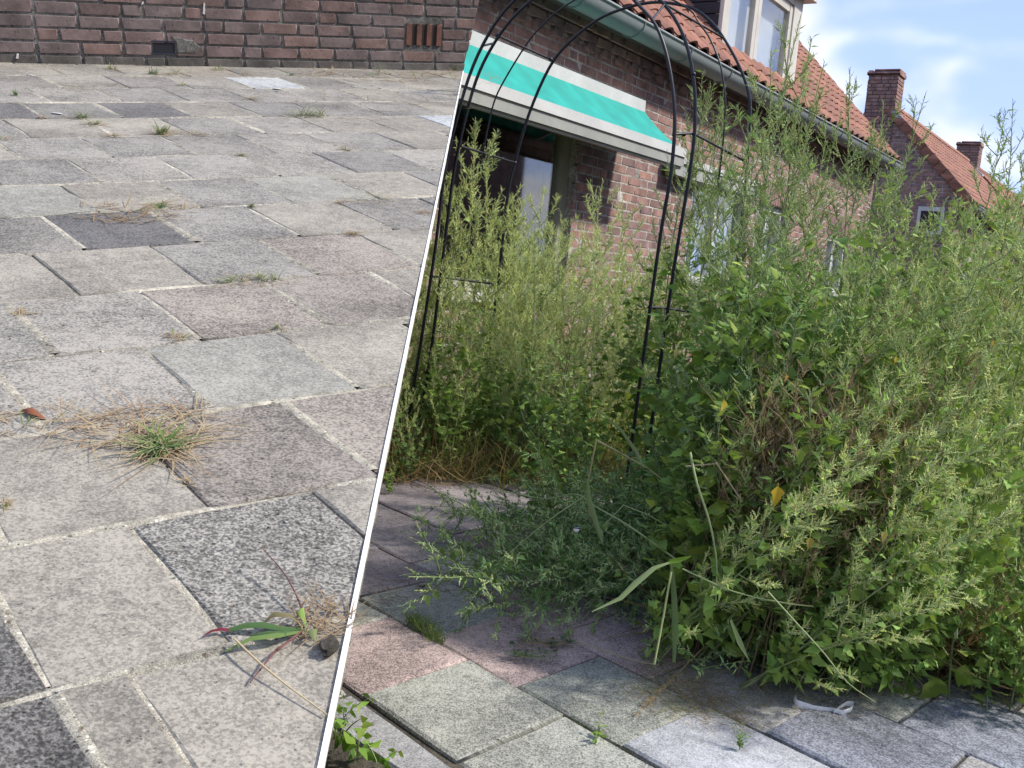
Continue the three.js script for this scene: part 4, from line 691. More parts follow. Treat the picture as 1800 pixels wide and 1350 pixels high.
// fat hen: a ribbed stem with upturned branches, toothed leaves below, knotted flower spikes above
function fatHen(seed, { h = 1.5, nb = 16, spread = 0.42, leaf = 0.05, leaves = 1, knots = 1, seedFrom = 0.45, leafCol = [0.196, 0.313, 0.059], knotCol = [0.333, 0.397, 0.147], stem = 'green', knotSize = 1, narrow = 0.3, leafTop = 1, singles = 10, droop = 0 } = {}) {
  const R = rng(seed), g = new THREE.Group(), stems = [], lm = [], lc = [], nm = [], nc = [], km = [], kc = [];
  const along = (pts, t) => { const k = t * (pts.length - 1), i = Math.min(pts.length - 2, Math.floor(k)); return pts[i].clone().lerp(pts[i + 1], k - i); };
  const dirAt = (pts, t) => { const k = Math.min(pts.length - 2, Math.floor(t * (pts.length - 1))); return pts[k + 1].clone().sub(pts[k]).normalize(); };
  const main = []; const wx = R.r(0, 6), wz = R.r(0, 6);
  for (let i = 0; i <= 8; i++) main.push(V(0.022 * h * Math.sin(i * 0.7 + wx) * (i / 8), h * i / 8, 0.022 * h * Math.sin(i * 0.6 + wz) * (i / 8)));
  stems.push(tube(main, [0.0045 * h / 1.2 + 0.001, 0.003, 0.0011], 4, 1));
  let bigs = [];
  const addLeaf = (p, out, size, narrow, single) => {
    const m = aim(p, out.clone().add(V(0, R.r(-0.5, 0.35), 0)), R.r(-0.7, 0.7), size, size, size);
    if (single) { bigs.push([m, narrow]); return; }
    if (narrow) { nm.push(m); nc.push(shades(R, [leafCol[0] * 1.25, leafCol[1] * 1.2, leafCol[2] * 1.3], 0.35)); } else { lm.push(m); lc.push(shades(R, leafCol, 0.4)); }
  };
  const spike = (pts, t0, t1, len, dens) => {
    const L = len * (t1 - t0), n = Math.max(2, Math.round(L / 0.016 * dens * knots));
    for (let i = 0; i < n; i++) {
      const t = t0 + (t1 - t0) * (i + R()) / n, p = along(pts, t), d = dirAt(pts, t), az = R.r(0, 6.28), side = V(Math.cos(az), 0, Math.sin(az)), k = 1 - (t - t0) / (t1 - t0) * 0.55;
      const out = d.clone().multiplyScalar(0.75).addScaledVector(side, R.r(0.35, 0.9)), s = R.r(0.022, 0.046) * k * knotSize;
      km.push(aim(p, out, R.r(0, 6), s * 0.9, s * R.r(0.9, 1.5), s * 0.9)); kc.push(shades(R, knotCol, 0.3));
    }
    for (let i = 0; i < n * narrow * 0.45; i++) { const t = t0 + (t1 - t0) * R(), az = R.r(0, 6.28); addLeaf(along(pts, t), V(Math.cos(az), 0.6, Math.sin(az)), leaf * R.r(0.3, 0.65), true); }
  };
  spike(main, 0.72, 1, h, 1.3);
  for (let i = 0; i < nb; i++) {
    const t = 0.10 + 0.84 * Math.pow((i + R.r(0, 0.8)) / nb, 0.9), p0 = along(main, t), az = i * 2.4 + R.r(-0.5, 0.5), len = h * (spread * Math.pow(1 - t, 0.8) * R.r(0.7, 1.15) + 0.06), e0 = R.r(0.35, 0.75), pts = [p0];
    let q = p0.clone(), e = e0 - droop;
    for (let k = 0; k < 5; k++) { e += 0.13; q = q.clone().add(V(Math.cos(az) * Math.cos(e), Math.sin(e), Math.sin(az) * Math.cos(e)).multiplyScalar(len / 5)); pts.push(q.clone().add(V(R.r(-1, 1), R.r(-1, 1), R.r(-1, 1)).multiplyScalar(0.012 * len))); }
    stems.push(tube(pts, [0.0022, 0.0014, 0.0006], 3, 1));
    const nl = t > leafTop ? 0 : Math.round(len / 0.036 * leaves);
    for (let k = 0; k < nl; k++) { const u = R.r(0.08, 0.9), az2 = az + R.r(-1.6, 1.6); addLeaf(along(pts, u), V(Math.cos(az2), 0.1, Math.sin(az2)), leaf * R.r(0.55, 1.1) * (1 - 0.35 * t) * (1 - 0.35 * u), u > 0.88 || R() < narrow, k === 0 && bigs.length < singles); }
    if (t > seedFrom * 0.6) {
      spike(pts, t > seedFrom ? 0.35 : 0.65, 1, len, 1.1);
      for (let k = 0; k < 2; k++) { const u = R.r(0.4, 0.8), p = along(pts, u), az2 = az + R.r(-1.2, 1.2), l2 = len * R.r(0.18, 0.32), sp = [p, p.clone().add(V(Math.cos(az2) * 0.5, 0.75, Math.sin(az2) * 0.5).multiplyScalar(l2 * 0.5)), p.clone().add(V(Math.cos(az2) * 0.8, 1.7, Math.sin(az2) * 0.8).multiplyScalar(l2 * 0.5))]; stems.push(tube(sp, [0.001, 0.0005], 3, 1)); spike(sp, 0.15, 1, l2, 1.1); }
    }
  }
  for (let k = 0; k < 26 * leaves; k++) { const t = R.r(0.05, Math.min(0.75, leafTop)), az = k * 2.4; addLeaf(along(main, t), V(Math.cos(az), 0, Math.sin(az)), leaf * R.r(0.8, 1.5) * (1 - 0.5 * t), false, bigs.length < singles && t > 0.25); }
  const st = shade(new THREE.Mesh(merge(stems), stemM[stem])); st.name = 'stem'; g.add(st);
  instances('leaves', leafWide, foliageM, lm, g, lc); instances('narrow_leaves', leafNarrow, foliageM, nm, g, nc); instances('flower_spikes', R() < 0.5 ? knotA : knotB, knotM, km, g, kc);
  for (const [m, narrow] of bigs) { const l = shade(new THREE.Mesh(narrow ? leafNarrow : R() < 0.5 ? leafWide : leafWide2, R.pick(singleLeafM))); l.name = 'leaf'; m.scale(V(1.25, 1.25, 1.25)); m.decompose(l.position, l.quaternion, l.scale); g.add(l); }
  g.userData.h = h;
  return g;
}
// a low leafy weed: a few stems with pairs of oval leaves
function lowWeed(seed, { h = 0.3, n = 7, pairs = 8, leaf = 0.037, col = [0.22, 0.34, 0.06], singles = 8, flowers = false } = {}) {
  const R = rng(seed), g = new THREE.Group(), stems = [], lm = [], lc = [], bigs = [], fl = [];
  for (let i = 0; i < n; i++) {
    const az = i * 2.4 + R.r(-0.4, 0.4), len = h * R.r(0.6, 1.1), lean = R.r(0.1, 0.75), pts = [];
    for (let k = 0; k <= 4; k++) { const t = k / 4; pts.push(V(Math.cos(az) * lean * len * t * (0.6 + 0.4 * t), len * t * (1 - 0.2 * lean * t), Math.sin(az) * lean * len * t * (0.6 + 0.4 * t))); }
    stems.push(tube(pts, [0.002, 0.001], 4, 1));
    for (let k = 0; k < pairs; k++) for (const s of [0, Math.PI]) {
      const t = 0.2 + 0.8 * k / (pairs - 1), q = t * 4, j = Math.min(3, Math.floor(q)), p = pts[j].clone().lerp(pts[j + 1], q - j), a2 = k * 1.57 + s + R.r(-0.3, 0.3), size = leaf * R.r(0.7, 1.3) * (1.15 - 0.5 * t);
      const m = aim(p, V(Math.cos(a2), R.r(-0.2, 0.5), Math.sin(a2)), R.r(-0.5, 0.5), size, size, size);
      if (bigs.length < singles && k > 1) bigs.push(m); else { lm.push(m); lc.push(shades(R, col, 0.35)); }
    }
    if (flowers) fl.push(aim(pts[4], V(R.r(-1, 1) * 0.3, 1, R.r(-1, 1) * 0.3), 0, 0.016, 0.014, 0.016));
  }
  const st = shade(new THREE.Mesh(merge(stems), stemM.pale)); st.name = 'stem'; g.add(st);
  instances('leaves', leafOval, foliageM, lm, g, lc);
  for (const m of bigs) { const l = shade(new THREE.Mesh(leafOval, R.pick(singleLeafM))); l.name = 'leaf'; m.decompose(l.position, l.quaternion, l.scale); g.add(l); }
  if (fl.length) instances('flower_heads', knotB, plain([0.45, 0.42, 0.22], 0.9), fl, g, fl.map(() => C(1, 1, 1)));
  g.userData.h = h;
  return g;
}
// set a plant (or a copy of it) with its foot at root and its top at tip
const nUsed = new Map(), heights = new Map();
function plant(proto, name, root, tip, spin, label, category, group) {
  const first = !nUsed.has(proto); if (first) heights.set(proto, proto.userData.h); nUsed.set(proto, 1);
  const o = first ? proto : proto.clone(), h = heights.get(proto);
  o.userData = {};
  const d = tip.clone().sub(root), len = d.length();
  o.name = numbered(name); o.position.copy(root); o.scale.setScalar(len / h);
  o.quaternion.setFromUnitVectors(UP, d.normalize()).multiply(new THREE.Quaternion().setFromAxisAngle(UP, spin));
  tag(o, label, category, group); scene.add(o);
  return o;
}
const paleCol = { leafCol: [0.338, 0.436, 0.111], knotCol: [0.533, 0.586, 0.237], stem: 'pale' }, greyCol = { leafCol: [0.276, 0.391, 0.082], knotCol: [0.454, 0.512, 0.186] };
const protoPale = [1, 2, 3, 4, 5].map((k) => fatHen(500 + k, { h: 1.4, nb: 18, spread: 0.36, leaf: 0.045, leaves: 0.6, narrow: 0.6, knots: 1.6, seedFrom: 0.2, singles: 3, ...paleCol }));
const protoTall = [1, 2, 3, 4, 5].map((k) => fatHen(520 + k, { h: 1.8, nb: 20, spread: 0.25, leaf: 0.085, leaves: 0.9, leafTop: 0.6, narrow: 0.15, knots: 1.2, seedFrom: 0.38, singles: 14 }));
const protoLeafy = [1, 2, 3, 4].map((k) => fatHen(540 + k, { h: 1.2, nb: 20, spread: 0.42, leaf: 0.10, leaves: 1.25, narrow: 0.12, knots: 0.3, seedFrom: 0.85, singles: 22 }));
const protoBroad = [1, 2, 3].map((k) => fatHen(550 + k, { h: 0.9, nb: 16, spread: 0.40, leaf: 0.10, leaves: 1.0, narrow: 0.06, knots: 0.25, seedFrom: 0.85, singles: 40, leafCol: [0.27, 0.40, 0.06] }));
const protoMass = [1, 2, 3, 4].map((k) => fatHen(560 + k, { h: 1.5, nb: 20, spread: 0.42, leaf: 0.066, leaves: 1.1, narrow: 0.35, knots: 0.95, seedFrom: 0.25, singles: 8, ...greyCol }));
const protoLean = [1, 2, 3, 4].map((k) => fatHen(580 + k, { h: 1.3, nb: 16, spread: 0.20, leaf: 0.072, leaves: 1.1, narrow: 0.4, knotSize: 1.15, knots: 1.5, seedFrom: 0.3, singles: 10, leafCol: [0.294, 0.436, 0.089], knotCol: [0.533, 0.580, 0.226], stem: 'pale' }));
const protoFallen = [1, 2, 3, 4].map((k) => fatHen(600 + k, { h: 1.2, nb: 20, spread: 0.34, leaf: 0.048, leaves: 1.25, knots: 0.9, seedFrom: 0.3, singles: 8, droop: 0.4, leafCol: [0.230, 0.381, 0.112], knotCol: [0.464, 0.580, 0.255], knotSize: 0.72 }));
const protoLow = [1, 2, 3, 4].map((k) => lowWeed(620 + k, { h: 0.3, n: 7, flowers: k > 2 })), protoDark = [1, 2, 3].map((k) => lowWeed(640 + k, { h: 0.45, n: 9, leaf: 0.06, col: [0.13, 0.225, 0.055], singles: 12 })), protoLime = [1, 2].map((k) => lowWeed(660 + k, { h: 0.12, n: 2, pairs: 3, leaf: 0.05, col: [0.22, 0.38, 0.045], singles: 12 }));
const protoSpire = [1, 2, 3].map((k) => fatHen(680 + k, { h: 1.8, nb: 18, spread: 0.15, leaf: 0.06, leaves: 0.8, leafTop: 0.55, narrow: 0.2, knots: 1.3, seedFrom: 0.35, singles: 6 }));
const W = rng(707);
const drop = (p, lx, lz) => V(p.x + lx, 0, Math.min(p.z + lz, (p.x + lx > 0.6 ? -2.46 : -2.62) - W() * 0.12));
const set = (protos, name, px, py, z, lx, lz, label, group, own) => { if (own) { label = own; } const tip = at(px, py, z); return plant(W.pick(protos), name, drop(tip, lx, lz), tip, W.r(0, 6.28), label, 'weed', group); };

// pale, feathery weeds in the back of the garden, behind the arch
const GA = 'pale feathery weeds behind the arch', LA = 'pale green feathery weed in the thicket behind the black arch, below the large window';
const OWN_A = ['pale weed with the tallest tip before the large window', 'pale weed tip at the far left, beside the sloping yard edge', 'pale weed tip just right of the tallest one before the large window'];
[[845, 215, 5.2], [812, 292, 5.1], [872, 250, 5.3], [905, 345, 5.6], [782, 330, 5.1], [768, 420, 5.1], [838, 345, 5.4], [958, 325, 5.8], [992, 372, 5.9], [932, 395, 5.6], [1040, 400, 6.0], [1092, 350, 6.2], [1066, 318, 6.3], [1120, 425, 5.6], [1012, 440, 5.6], [882, 425, 5.2], [802, 450, 5.1], [745, 480, 5.1], [760, 520, 5.1]].forEach(([x, y, z], i) => set(protoPale, 'fat_hen_weed', x, y, z, W.r(-0.1, 0.1), W.r(-0.1, 0.1), LA, GA, OWN_A[i]));
for (let k = 0; k < 52; k++) { const x = W.r(715, 1160); set(protoPale, 'fat_hen_weed', x, W.r(370, 560) + (x > 950 ? 30 : 0), W.r(4.9, 6.2), W.r(-0.15, 0.15), W.r(-0.15, 0.1), LA, GA); }
// tall weeds right of the arch
const GB = 'tall dark weeds right of the arch', LB = 'tall leafy weed with knotted green spikes standing right of the black arch';
const OWN_B = ['tallest weed of all, its spire crossing the right edge of the dormer', 'thin weed spire rising before the tiled roof right of the dormer', 'weed spire before the gutter, under the dormer window', 'leftmost tall weed, just right of the arch top', 'tall weed whose tip touches the far arch leg', , , , 'weed spire before the roof verge, left of the brick chimney', 'weed spire against the sky just left of the brick chimney'];
[[1398, 25, 3.4], [1440, 110, 3.5], [1345, 150, 3.6], [1245, 140, 4.7], [1285, 175, 4.6], [1315, 210, 3.3], [1375, 185, 3.2], [1420, 215, 3.5], [1480, 190, 3.6], [1515, 120, 3.7], [1462, 260, 3.2], [1262, 250, 4.6], [1235, 230, 4.9], [1560, 300, 3.6], [1535, 215, 3.9], [1300, 290, 3.1], [1385, 300, 3.0], [1440, 330, 3.1], [1232, 370, 4.6], [1352, 90, 3.8], [1428, 68, 3.7], [1545, 175, 3.9], [1235, 125, 4.8], [1270, 150, 4.8], [1255, 210, 4.8], [1330, 260, 3.6], [1410, 160, 3.6]].forEach(([x, y, z], i) => set(y < 170 ? protoSpire : protoTall, 'fat_hen_weed', x, y, z, W.r(-0.12, 0.05), W.r(-0.05, 0.12), LB, GB, OWN_B[i]));
const GK = 'dark leafy weeds between the arch legs';
for (const [x, y, z] of [[935, 620, 4.0], [985, 600, 4.2], [1030, 620, 4.7], [1075, 560, 4.8], [1000, 700, 3.7], [1120, 500, 5.0], [1165, 450, 5.0]]) set(protoLeafy, 'bushy_weed', x, y, z, W.r(0.05, 0.25), W.r(-0.05, 0.1), 'dark leafy weed between the arch legs, before the sunlit grass', GK);
const GL = 'leafy weeds under the tall ones', LL = 'bushy dark-leaved weed filling the foot of the thicket right of the arch';
for (let k = 0; k < 26; k++) set(protoLeafy, 'bushy_weed', W.r(1265, 1510), W.r(400, 640), W.r(2.75, 3.7), W.r(-0.06, 0.06), W.r(-0.05, 0.1), LL, GL);
for (let k = 0; k < 8; k++) set(protoLeafy, 'bushy_weed', W.r(1220, 1340), W.r(700, 830), W.r(2.7, 3.1), W.r(-0.06, 0.06), W.r(-0.05, 0.1), LL, GL);
const GM = 'broad-leaved bright weeds in the middle of the thicket', LM = 'bright broad-leaved weed at the front of the thicket, near the yellow leaves';
for (const [x, y, z] of [[1300, 560, 2.9], [1345, 600, 2.8], [1262, 680, 2.75], [1330, 640, 2.7], [1265, 725, 2.6], [1400, 800, 2.55], [1430, 690, 2.55], [1480, 570, 2.8], [1310, 480, 3.1], [1325, 470, 3.0], [1390, 560, 2.8], [1235, 760, 2.8], [1600, 760, 2.5], [1720, 700, 2.6]]) set(protoBroad, 'broad_leaved_weed', x, y, z, W.r(-0.08, 0.06), W.r(-0.08, 0.04), LM, GM);
// grey-green mass at the right
const GC = 'grey-green weed mass at the right', LC = 'grey-green feathery weed in the dense mass at the right, before the far houses';
const OWN_C = ['weed spire against the sky just right of the brick chimney', , , , 'weed spire against the sky near the right edge', 'rightmost weed spire against the sky'];
[[1622, 160, 3.9], [1600, 300, 3.8], [1650, 345, 3.9], [1700, 365, 3.8], [1765, 195, 3.7], [1790, 180, 3.8], [1755, 335, 3.6], [1798, 300, 3.4], [1720, 345, 3.5], [1660, 360, 3.6], [1580, 345, 3.5], [1780, 350, 3.3], [1830, 260, 3.5], [1850, 350, 3.3]].forEach(([x, y, z], i) => set(y < 280 ? protoSpire : protoMass, 'fat_hen_weed', x, y, z, W.r(-0.3, 0.0), W.r(-0.05, 0.15), LC, GC, OWN_C[i]));
for (let k = 0; k < 40; k++) { const x = W.r(1500, 1880); set(protoMass, 'fat_hen_weed', x, W.r(350, 600), W.r(2.7, 4.2), W.r(-0.35, 0.05), W.r(-0.05, 0.2), LC, GC); }
// stems that lean out to the right, heavy with flower spikes
const GD = 'leaning weeds at the right', LD = 'leaning weed, its pale knotted spike slanting up to the right over the thicket';
const OWN_D = ['leaning weed with the uppermost pale spike slanting over the right thicket', 'leaning weed with the long pale spike in the middle of the right thicket', 'leaning weed with a knotted spike below the middle one', 'leaning weed with a short pale spike right of the bright yellow leaf'];
[[1655, 600, 2.7, -0.62, -0.1], [1640, 740, 2.45, -0.55, -0.12], [1530, 790, 2.35, -0.42, -0.1], [1480, 850, 2.2, -0.30, -0.06], [1780, 640, 2.6, -0.65, -0.1], [1560, 560, 2.9, -0.45, 0], [1720, 500, 3.0, -0.6, 0], [1795, 560, 2.8, -0.65, 0], [1620, 460, 3.1, -0.5, 0], [1785, 880, 2.3, -0.5, -0.2], [1740, 1010, 2.15, -0.4, -0.22], [1800, 720, 2.45, -0.6, -0.1], [1330, 690, 2.6, 0.02, -0.1], [1700, 680, 2.55, -0.55, -0.05], [1590, 660, 2.6, -0.5, 0.0]].forEach(([x, y, z, lx, lz], i) => set(protoLean, 'leaning_weed', x, y, z, lx, lz, LD, GD, OWN_D[i]));
for (let k = 0; k < 20; k++) set(protoLean, 'leaning_weed', W.r(1420, 1850), W.r(600, 960), W.r(2.3, 2.9), W.r(-0.5, -0.15), W.r(-0.15, 0.05), LD, GD);
for (let k = 0; k < 22; k++) set(protoLeafy, 'bushy_weed', W.r(1420, 1850), W.r(720, 1010), W.r(2.35, 2.9), W.r(-0.15, 0.1), W.r(-0.05, 0.1), 'bushy dark-leaved weed low in the thicket at the right edge', 'leafy weeds low at the right');
// dead, bare brown stems among the living ones
const protoDead = [1, 2].map((k) => fatHen(690 + k, { h: 1.3, nb: 14, spread: 0.26, leaf: 0.03, leaves: 0.1, knots: 0.5, seedFrom: 0.3, singles: 1, leafCol: [0.30, 0.20, 0.09], knotCol: [0.34, 0.25, 0.13], stem: 'brown' }));
for (const [x, y, z] of [[1180, 620, 4.6], [1330, 620, 2.7], [1395, 580, 2.7], [1360, 700, 2.6], [1480, 660, 2.6], [1560, 480, 3.1], [1610, 520, 2.9], [1690, 560, 2.8], [1750, 470, 3.0], [1510, 760, 2.45], [1620, 800, 2.4], [1130, 560, 4.9], [1010, 520, 5.0], [820, 640, 4.7], [1420, 640, 2.6], [1455, 720, 2.5], [1530, 620, 2.6], [1580, 700, 2.5], [1640, 640, 2.6], [1310, 760, 2.6], [1350, 800, 2.55], [1390, 700, 2.6], [1710, 640, 2.6]]) set(protoDead, 'dead_weed', x, y, z, W.r(-0.2, 0.0), W.r(-0.1, 0.1), 'dead brown weed stem among the green ones of the thicket', 'dead stems in the thicket');
// stems that have fallen over onto the path, their tops to the left
const GF = 'weeds fallen over onto the path', LF = 'fallen weed lying out over the path with its feathery top to the left';
const fall = (rx, ry, tx, ty, th) => plant(W.pick(protoFallen), 'fallen_weed', ground(rx, ry, 0.02), ground(tx, ty, th), W.r(0, 6.28), LF, 'weed', GF);
for (const q of [[1190, 960, 735, 965, 0.06], [1180, 930, 760, 905, 0.12], [1230, 960, 800, 1000, 0.05], [1210, 940, 830, 930, 0.16], [1250, 980, 880, 1020, 0.05], [1240, 990, 960, 1045, 0.05], [1220, 930, 900, 880, 0.2], [1260, 1000, 1060, 1050, 0.06], [1200, 950, 700, 930, 0.05], [1230, 960, 860, 960, 0.14], [1300, 1020, 1150, 1160, 0.05], [1330, 1010, 1215, 1190, 0.05], [1280, 950, 1000, 930, 0.25], [1290, 960, 1100, 960, 0.25], [1260, 930, 950, 985, 0.12], [1340, 1030, 1300, 1170, 0.06]]) fall(...q);
for (let k = 0; k < 28; k++) { const x = W.r(1090, 1340), y = W.r(925, 1030); fall(x, y, x - W.r(160, 400), y + W.r(-50, 70), W.r(0.05, 0.2)); }
// low leafy weeds along the front of the thicket
const GE = 'low leafy weeds along the foot of the thicket', LE = 'low bright-leaved weed at the front foot of the right thicket';
for (let k = 0; k < 54; k++) { const x = W.r(1240, 1830), yb = 1138 + (x - 1240) * 0.17, r = ground(x, yb - W.r(0, 150) - (x > 1340 && x < 1560 ? 80 : 0)); plant(W.pick(protoLow), 'low_weed', r, r.clone().add(V(W.r(-0.1, 0.1), W.r(0.14, 0.34), W.r(0, 0.12))), W.r(0, 6), LE, 'weed', GE); }
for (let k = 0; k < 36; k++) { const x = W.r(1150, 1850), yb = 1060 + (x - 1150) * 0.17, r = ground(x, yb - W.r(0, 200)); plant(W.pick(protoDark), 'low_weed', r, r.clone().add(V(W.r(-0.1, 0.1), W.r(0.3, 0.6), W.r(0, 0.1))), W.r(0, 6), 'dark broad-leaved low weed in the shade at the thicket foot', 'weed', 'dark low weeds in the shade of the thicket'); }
for (let k = 0; k < 22; k++) { const r = ground(W.r(668, 880), W.r(800, 848)); plant(W.pick(W() < 0.5 ? protoLeafy : protoPale), 'bushy_weed', r, r.clone().add(V(W.r(-0.1, 0.15), W.r(0.35, 0.85), 0)), W.r(0, 6), 'leafy weed at the far left end of the path, hiding the arch feet', 'weed', 'leafy weeds at the far left end of the path'); }
for (let k = 0; k < 30; k++) { const r = ground(W.r(690, 1060), W.r(745, 850)); plant(W.pick(W() < 0.6 ? protoLow : protoDark), 'low_weed', r, r.clone().add(V(W.r(-0.1, 0.1), W.r(0.2, 0.5), 0)), W.r(0, 6), 'low leafy weed beyond the arch, at the far end of the path', 'weed', 'low weeds at the far end of the path'); }
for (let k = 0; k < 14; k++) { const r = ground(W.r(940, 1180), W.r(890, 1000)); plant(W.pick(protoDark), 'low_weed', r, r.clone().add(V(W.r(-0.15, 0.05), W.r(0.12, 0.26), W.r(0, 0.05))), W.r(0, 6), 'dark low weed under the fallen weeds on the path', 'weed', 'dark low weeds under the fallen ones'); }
// three that stand alone
for (const [x, y, hh, l] of [[684, 870, 0.13, 'small bright green weed alone at the left edge of the path, beside the sloping yard'], [1460, 1225, 0.2, 'small leafy weed on the path edge just behind the white plastic strip'], [1300, 1318, 0.06, 'tiny green seedling in the joint beside the beige tile']]) { const r = ground(x, y); plant(W.pick(protoLow), 'low_weed', r, r.clone().add(V(0, hh, 0)), W.r(0, 6), l, 'weed'); }
for (const [x, y, hh, l] of [[592, 1315, 0.13, 'lime-green seedling, left one of the cluster beside the kerb'], [628, 1340, 0.10, 'lime-green seedling, middle one of the cluster beside the kerb'], [665, 1350, 0.07, 'lime-green seedling, right one of the cluster beside the kerb'], [604, 1262, 0.07, 'small lime-green seedling at the upper end of the kerb'], [1048, 1300, 0.055, 'small lime-green seedling in the long joint of the path']]) { const r = ground(x, y); plant(W.pick(protoLime), 'seedling', r, r.clone().add(V(0.01, hh, 0)), W.r(0, 6), l, 'seedling'); }

// grass, hay and litter of stems: what nobody could count
{
  const blade = (w, bend) => strip([0, 1, 2, 3, 4].map((k) => V(0, k / 4 * (1 - 0.12 * bend * k / 4), bend * k * k / 16)), [w, w, w * 0.8, w * 0.5, 0.002], V(1, 0, 0), 0.3), bl = blade(0.022, 0.55);
  const lay = (name, n, spot, len, tilt, cols, label, category) => { const ms = [], cs = []; for (let k = 0; k < n; k++) { const p = spot(), l = W.r(len[0], len[1]), e = W.r(tilt[0], tilt[1]), az = W.r(0, 6.28); ms.push(aim(p, V(Math.cos(az) * Math.sin(e), Math.cos(e), Math.sin(az) * Math.sin(e)), W.r(0, 6), l * 0.8, l, l)); cs.push(shades(W, W.pick(cols), 0.3)); } tag(instances(numbered(name), bl, foliageM, ms, scene, cs), label, category); };
  const lawn = [[0.26, 0.32, 0.055], [0.34, 0.34, 0.08], [0.42, 0.34, 0.12], [0.18, 0.25, 0.045]], hay = [[0.34, 0.24, 0.11], [0.44, 0.33, 0.17], [0.24, 0.155, 0.075], [0.16, 0.15, 0.05]];
  lay('lawn_grass', 16000, () => { const x = W.r(-1.3, 1.6), z = W.r(-7.6, -4.5); return V(x, -0.02, z); }, [0.10, 0.32], [0, 0.9], lawn, 'yellow-green rough grass of the sunlit garden beyond the arch', 'grass');
  lay('dry_grass', 5000, () => ground(W.r(640, 1010), W.r(815, 850)).add(V(W.r(-0.1, 0.1), W.r(0, 0.03), W.r(-0.4, 0.1))), [0.08, 0.28], [0.5, 1.6], hay, 'tangle of dry brown grass along the far end of the path', 'dry grass');
  lay('dry_grass', 9000, () => { const x = W.r(1180, 1860), yb = 1110 + (x - 1180) * 0.19; return ground(x, yb - Math.pow(W(), 1.5) * 260).add(V(0, W.r(0, 0.10), 0)); }, [0.10, 0.34], [0.15, 1.6], [...hay, [0.12, 0.16, 0.04]], 'tangle of dry brown stems and grass at the foot of the right thicket', 'dry grass');
  lay('dry_grass', 2200, () => at(W.r(1310, 1560), W.r(790, 1000), W.r(2.6, 2.9)), [0.12, 0.26], [0.0, 0.8], hay.slice(0, 3), 'upright dead brown grass inside the thicket behind the yellow leaves', 'dry grass');
  lay('grass_clippings', 1400, () => { const t = W(); const g = ground(1120 + 190 * t + W.r(-60, 60), 1195 + 70 * t + W.r(-40, 30)); return g.add(V(0, 0.004, 0)); }, [0.015, 0.06], [1.1, 1.6], [...hay, [0.14, 0.2, 0.06]], 'thin litter of grass clippings strewn over the tiles before the thicket', 'clippings');
  lay('grass_clippings', 1500, () => ground(W.r(1130, 1560), W.r(1120, 1262)).add(V(0, 0.004, 0)), [0.015, 0.07], [1.15, 1.58], [...hay, [0.2, 0.27, 0.07]], 'loose straw and leaf litter along the front edge of the thicket', 'clippings');
  lay('grass_clippings', 700, () => ground(W.r(650, 1010), W.r(1005, 1062)).add(V(0, 0.004, 0)), [0.015, 0.07], [1.2, 1.58], hay, 'sparse straw litter on the path below the fallen weeds', 'clippings');
  lay('joint_moss', 900, () => { const i = W.r(-2.2, 1.1), c = PATH.at(i, 0.0 + W.r(-0.03, 0.02)); return c.add(V(0, -0.008, 0)); }, [0.008, 0.03], [0, 1.2], [[0.10, 0.14, 0.03], [0.17, 0.19, 0.05]], 'moss and fine grass in the long joint of the path', 'moss');
}

